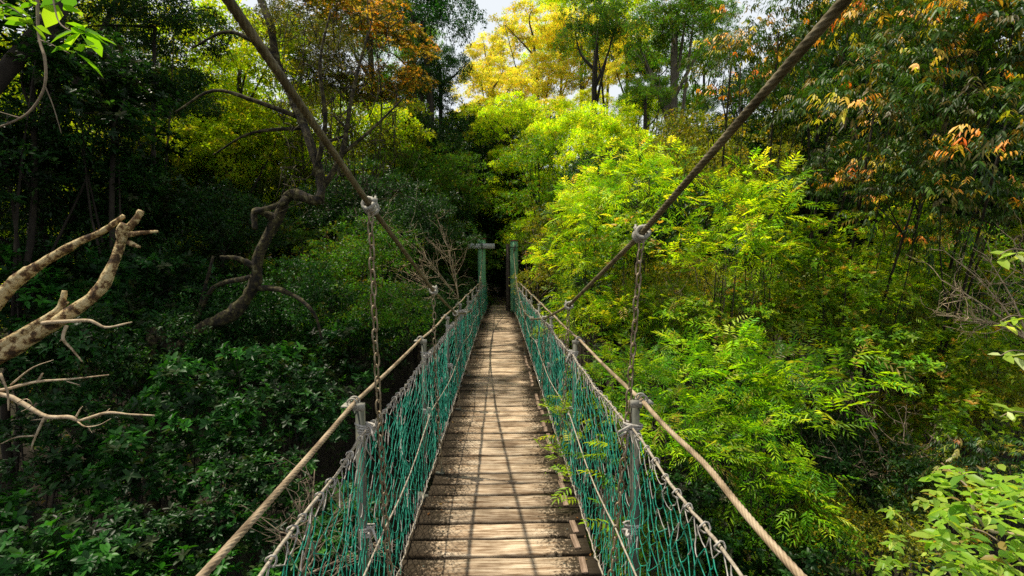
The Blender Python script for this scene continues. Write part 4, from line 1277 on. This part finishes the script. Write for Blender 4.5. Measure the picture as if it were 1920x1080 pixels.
VB = [(3, (.22, .5, .02)), (2, (.36, .62, .04)), (1, (.08, .24, .03))]
sprig('hanging_branch', 'thin branch with a few large translucent bright green leaves hanging at top left', 'branch',
      PP([(60, -120, 2.3), (95, -20, 2.2), (110, 40, 2.15), (140, 62, 2.1)]), PP([(150, 55, 2.1), (165, 62, 2.08), (142, 92, 2.1), (115, 10, 2.2)]), .105, VB, 41, k=5, aspect=.56, woodm='twig', r=.005)
sprig('hanging_branch', 'branch with bright leaves at the very top left corner above the drooping bare twig', 'branch',
      PP([(-60, -80, 2.4), (0, 0, 2.35), (30, 20, 2.3), (50, 36, 2.3)]), PP([(40, 30, 2.3), (55, 45, 2.3), (25, 12, 2.35), (60, 5, 2.4), (0, 20, 2.35)]), .075, VB, 42, k=4, woodm='twig', color=(.6, .7, .7))
rt, off = world_root('bare_vine', P(70, -60, 2.5), 'thin brown bare vine curving down at the upper left', 'vine')
mb = MB()
limb(mb, PP([(70, -60, 2.5), (72, 60, 2.45), (84, 110, 2.4), (84, 160, 2.4), (60, 205, 2.4), (20, 230, 2.4), (-40, 250, 2.4)]), .007, .004, 30, 6, .08)
limb(mb, PP([(84, 160, 2.4), (100, 200, 2.4), (115, 250, 2.4)]), .003, .0015, 10, 5); limb(mb, PP([(40, 222, 2.4), (0, 210, 2.4)]), .004, .002, 8, 5); limb(mb, PP([(76, 75, 2.43), (100, 85, 2.4), (130, 100, 2.35)]), .003, .002, 8, 5)
wb(mb, 'stem', M['twig'], rt, off)

# bright large-leaved vine in the bottom right corner and sprigs on the right edge
rg = np.random.default_rng(91)
pts = [P(rg.uniform(1750, 1970), rg.uniform(880, 1110), rg.uniform(2.3, 3.4)) for _ in range(110)]
pts = [p for p in pts]
sprig('leafy_vine', 'sunlit vine with big bright leaves filling the bottom right corner', 'vine',
      PP([(1990, 1150, 2.8), (1920, 1060, 2.8), (1850, 1000, 2.9), (1790, 985, 3.0), (1750, 960, 3.0)]), pts, .085, [(3, (.32, .56, .05)), (2, (.46, .64, .09)), (1, (.16, .36, .04)), (.4, (.4, .3, .1))], 43, k=5, aspect=.45, r=.006, lod=1)
pts = [P(rg.uniform(1650, 1800), rg.uniform(940, 1100), rg.uniform(3.4, 4.2)) for _ in range(34)]
sprig('leafy_vine', 'leafy bush with curled pale shoots left of the bright corner vine', 'vine',
      PP([(1820, 1150, 3.6), (1760, 1040, 3.7), (1700, 980, 3.8)]), pts, .075, [(3, (.26, .46, .05)), (2, (.5, .62, .12))], 44, k=5, aspect=.45, r=.006)
for q, (y0, lab) in enumerate([(475, 'uppermost bright leaf sprig entering from the right edge'), (600, 'middle bright leaf sprig entering from the right edge'), (665, 'third bright leaf sprig at the right edge, below the middle one'), (780, 'lowest bright leaf sprig entering from the right edge')]):
    rg = np.random.default_rng(50 + q)
    sprig('leaf_sprig', lab, 'sprig', PP([(2010, y0 + 30, 2.2), (1940, y0, 2.2), (1900, y0 - 8, 2.2), (1875, y0 + 2, 2.2)]),
          [P(1885 + 22 * w, y0 + rg.uniform(-8, 8), 2.2) for w in range(3)], .075, [(3, (.42, .62, .07)), (1, (.6, .7, .3))], 60 + q, k=3, aspect=.42, spread=1.0)
rt, off = world_root('bare_vine', P(1990, 1010, 3.2), 'smooth pale vine loop in front of the lower right shrubs', 'vine')
mb = MB()
limb(mb, PP([(1990, 1010, 3.2), (1870, 998, 3.2), (1845, 985, 3.2), (1825, 955, 3.2), (1820, 922, 3.2), (1790, 890, 3.25), (1765, 868, 3.3)]), .012, .005, 34, 8, .04)
limb(mb, PP([(1820, 925, 3.2), (1840, 928, 3.2), (1862, 915, 3.2), (1876, 893, 3.2)]), .008, .004, 12, 7)
wb(mb, 'stem', M['twig_pale'], rt, off)

# shoots of the compound leaf shrub growing through the right net
for q, (px, py, d, n_, lab) in enumerate([
    (1045, 760, 5.0, 16, 'bright compound leaf shoot growing through the right net above the chain foot'),
    (1040, 850, 4.3, 12, 'green shoot pushing through the right net over the cleats at the second guard post'),
    (1055, 935, 3.6, 7, 'shoot with finger like leaves lying over the right edge of the planks'),
    (1075, 690, 5.8, 14, 'bright shoot standing above the right net behind the top rope'),
    (1110, 790, 4.2, 14, 'bright leaves poking through the right net just beyond the near guard post'),
    (1150, 900, 3.0, 9, 'leafy shoot caught in the right net beside the near chain'),
    (1080, 620, 7.6, 12, 'bright shoot hanging over the right hand cable at the third guard post')]):
    rg = np.random.default_rng(300 + q)
    c0 = P(px, py, d); root = empty('leafy_shoot', (c0[0] + .12, c0[1], c0[2] - .2), lab, 'shoot'); of = np.array([c0[0] + .12, c0[1], c0[2] - .2], np.float32)
    if q < 3: c0[0] = max(c0[0], .5)
    if q in (4, 5): c0[0] = .62
    pos = c0 + rg.normal(0, 1, (n_, 3)) * np.array([.045, .22 if q < 2 else .1, .06 if q < 3 else .12])
    out = nrm(np.stack([-np.abs(rg.normal(.5, .3, n_)), rg.normal(0, .6, n_), rg.normal(.3, .3, n_)], 1))
    mb = MB(); sprays(mb, rg, pos, out, 'pinnate', .06, pick(rg, BRIGHT, n_), 1, .2, .24)
    o = wb(mb, 'leaves', M['leaf'], root, of, False)
    mb = MB()
    for w in range(min(n_, 10)):
        a = np.array([.6, pos[w][1] + rg.normal(0, .05), pos[w][2] - rg.uniform(.1, .3)]); limb(mb, [a, (a + pos[w]) / 2 + [0, 0, .03], pos[w]], .003, .0015, 6, 4, 0)
    wb(mb, 'stem', M['twig'], root, of)

# leaf litter on the planks
mb = MB(); rg = np.random.default_rng(8); n_ = 170
sidev = rg.choice([-1, 1], n_)
pos = np.stack([sidev * rg.uniform(.38, .53, n_), rg.uniform(2.6, 18, n_), np.full(n_, .004)], 1)
D = rand_unit(rg, n_) * [1, 1, .15]; NN = np.tile([0, 0, 1.], (n_, 1)) + rg.normal(0, .25, (n_, 3))
pos[:, 2] += .004 + np.array([deck_z(v) for v in pos[:, 1]])
LL = rg.uniform(.018, .04, n_)
add_leaves(mb, pos, D, NN, LL, LL * .45, .2, -.05, pick(rg, [(2, (.3, .12, .03)), (2, (.2, .1, .04)), (1, (.35, .22, .06))], n_), 0)
tag(mb.build('leaf_litter', M['leaf']), 'scattered dry brown leaves along both edges of the planks', 'dry leaves', kind='stuff')

# ground cover on the slopes: ferny undergrowth so bare soil does not show
mb = MB(); rg = np.random.default_rng(15); n_ = 9000
x = rg.uniform(-15, 16, n_); y = rg.uniform(-1, 30, n_)
kk = ~((np.abs(x) < 1.0) & (y > 17)); x, y = x[kk], y[kk]; n_ = len(x)
pos = np.stack([x, y, G(x, y) + rg.uniform(.02, .5, n_)], 1)
sprays(mb, rg, pos, rand_unit(rg, n_) * [1, 1, .2] + [0, 0, .6], 'simple', .11, pick(rg, DARK + MIDG, n_), 0, .25, .45)
tag(mb.build('undergrowth', M['leaf']), 'low green undergrowth covering the gully slopes', 'undergrowth', kind='stuff')

# ------------------------------------------------------------------ light
SUN = np.array([-.42, .12, 1.0]); SUN /= np.linalg.norm(SUN)
el = math.asin(SUN[2]); az = math.atan2(SUN[0], SUN[1])
ld = bpy.data.lights.new('sun', 'SUN'); ld.energy = 5.0; ld.angle = R(.8); ld.color = (1, .91, .74)
lo = bpy.data.objects.new('sun', ld); COL.objects.link(lo)
lo.rotation_euler = Vector(SUN).to_track_quat('Z', 'Y').to_euler(); lo.location = (-20, 15, 50)
w = bpy.data.worlds.new('World'); S.world = w; w.use_nodes = True
nt = w.node_tree
bg = nt.nodes['Background']; sky = nt.nodes.new('ShaderNodeTexSky'); sky.sky_type = 'NISHITA'; sky.sun_disc = False
sky.sun_elevation = el; sky.sun_rotation = az; sky.air_density = 1.0; sky.dust_density = 4.0; sky.altitude = 300
tc = nt.nodes.new('ShaderNodeTexCoord'); sx = nt.nodes.new('ShaderNodeSeparateXYZ'); nt.links.new(tc.outputs['Generated'], sx.inputs[0])
nz = nt.nodes.new('ShaderNodeTexNoise'); nz.inputs['Scale'].default_value = 3; nz.inputs['Detail'].default_value = 6; nt.links.new(tc.outputs['Generated'], nz.inputs['Vector'])
ma = nt.nodes.new('ShaderNodeMath'); ma.operation = 'MULTIPLY_ADD'; nt.links.new(nz.outputs['Fac'], ma.inputs[0]); ma.inputs[1].default_value = .35; nt.links.new(sx.outputs[2], ma.inputs[2])
rp = ramp(nt, [(.72, (1, 1, 1)), (.98, (0, 0, 0))]); nt.links.new(ma.outputs[0], rp.inputs[0])
mx = nt.nodes.new('ShaderNodeMix'); mx.data_type = 'RGBA'; nt.links.new(rp.outputs[0], mx.inputs[0]); nt.links.new(sky.outputs[0], mx.inputs[6]); mx.inputs[7].default_value = (17.5, 18.5, 19.5, 1)
nt.links.new(mx.outputs[2], bg.inputs[0]); bg.inputs[1].default_value = .05
S.view_settings.view_transform = 'Standard'; S.view_settings.look = 'None'; S.view_settings.exposure = 0
S.render.engine = 'CYCLES'
S.cycles.max_bounces = 6; S.cycles.diffuse_bounces = 3; S.cycles.glossy_bounces = 2; S.cycles.transmission_bounces = 4
S.cycles.use_denoising = False
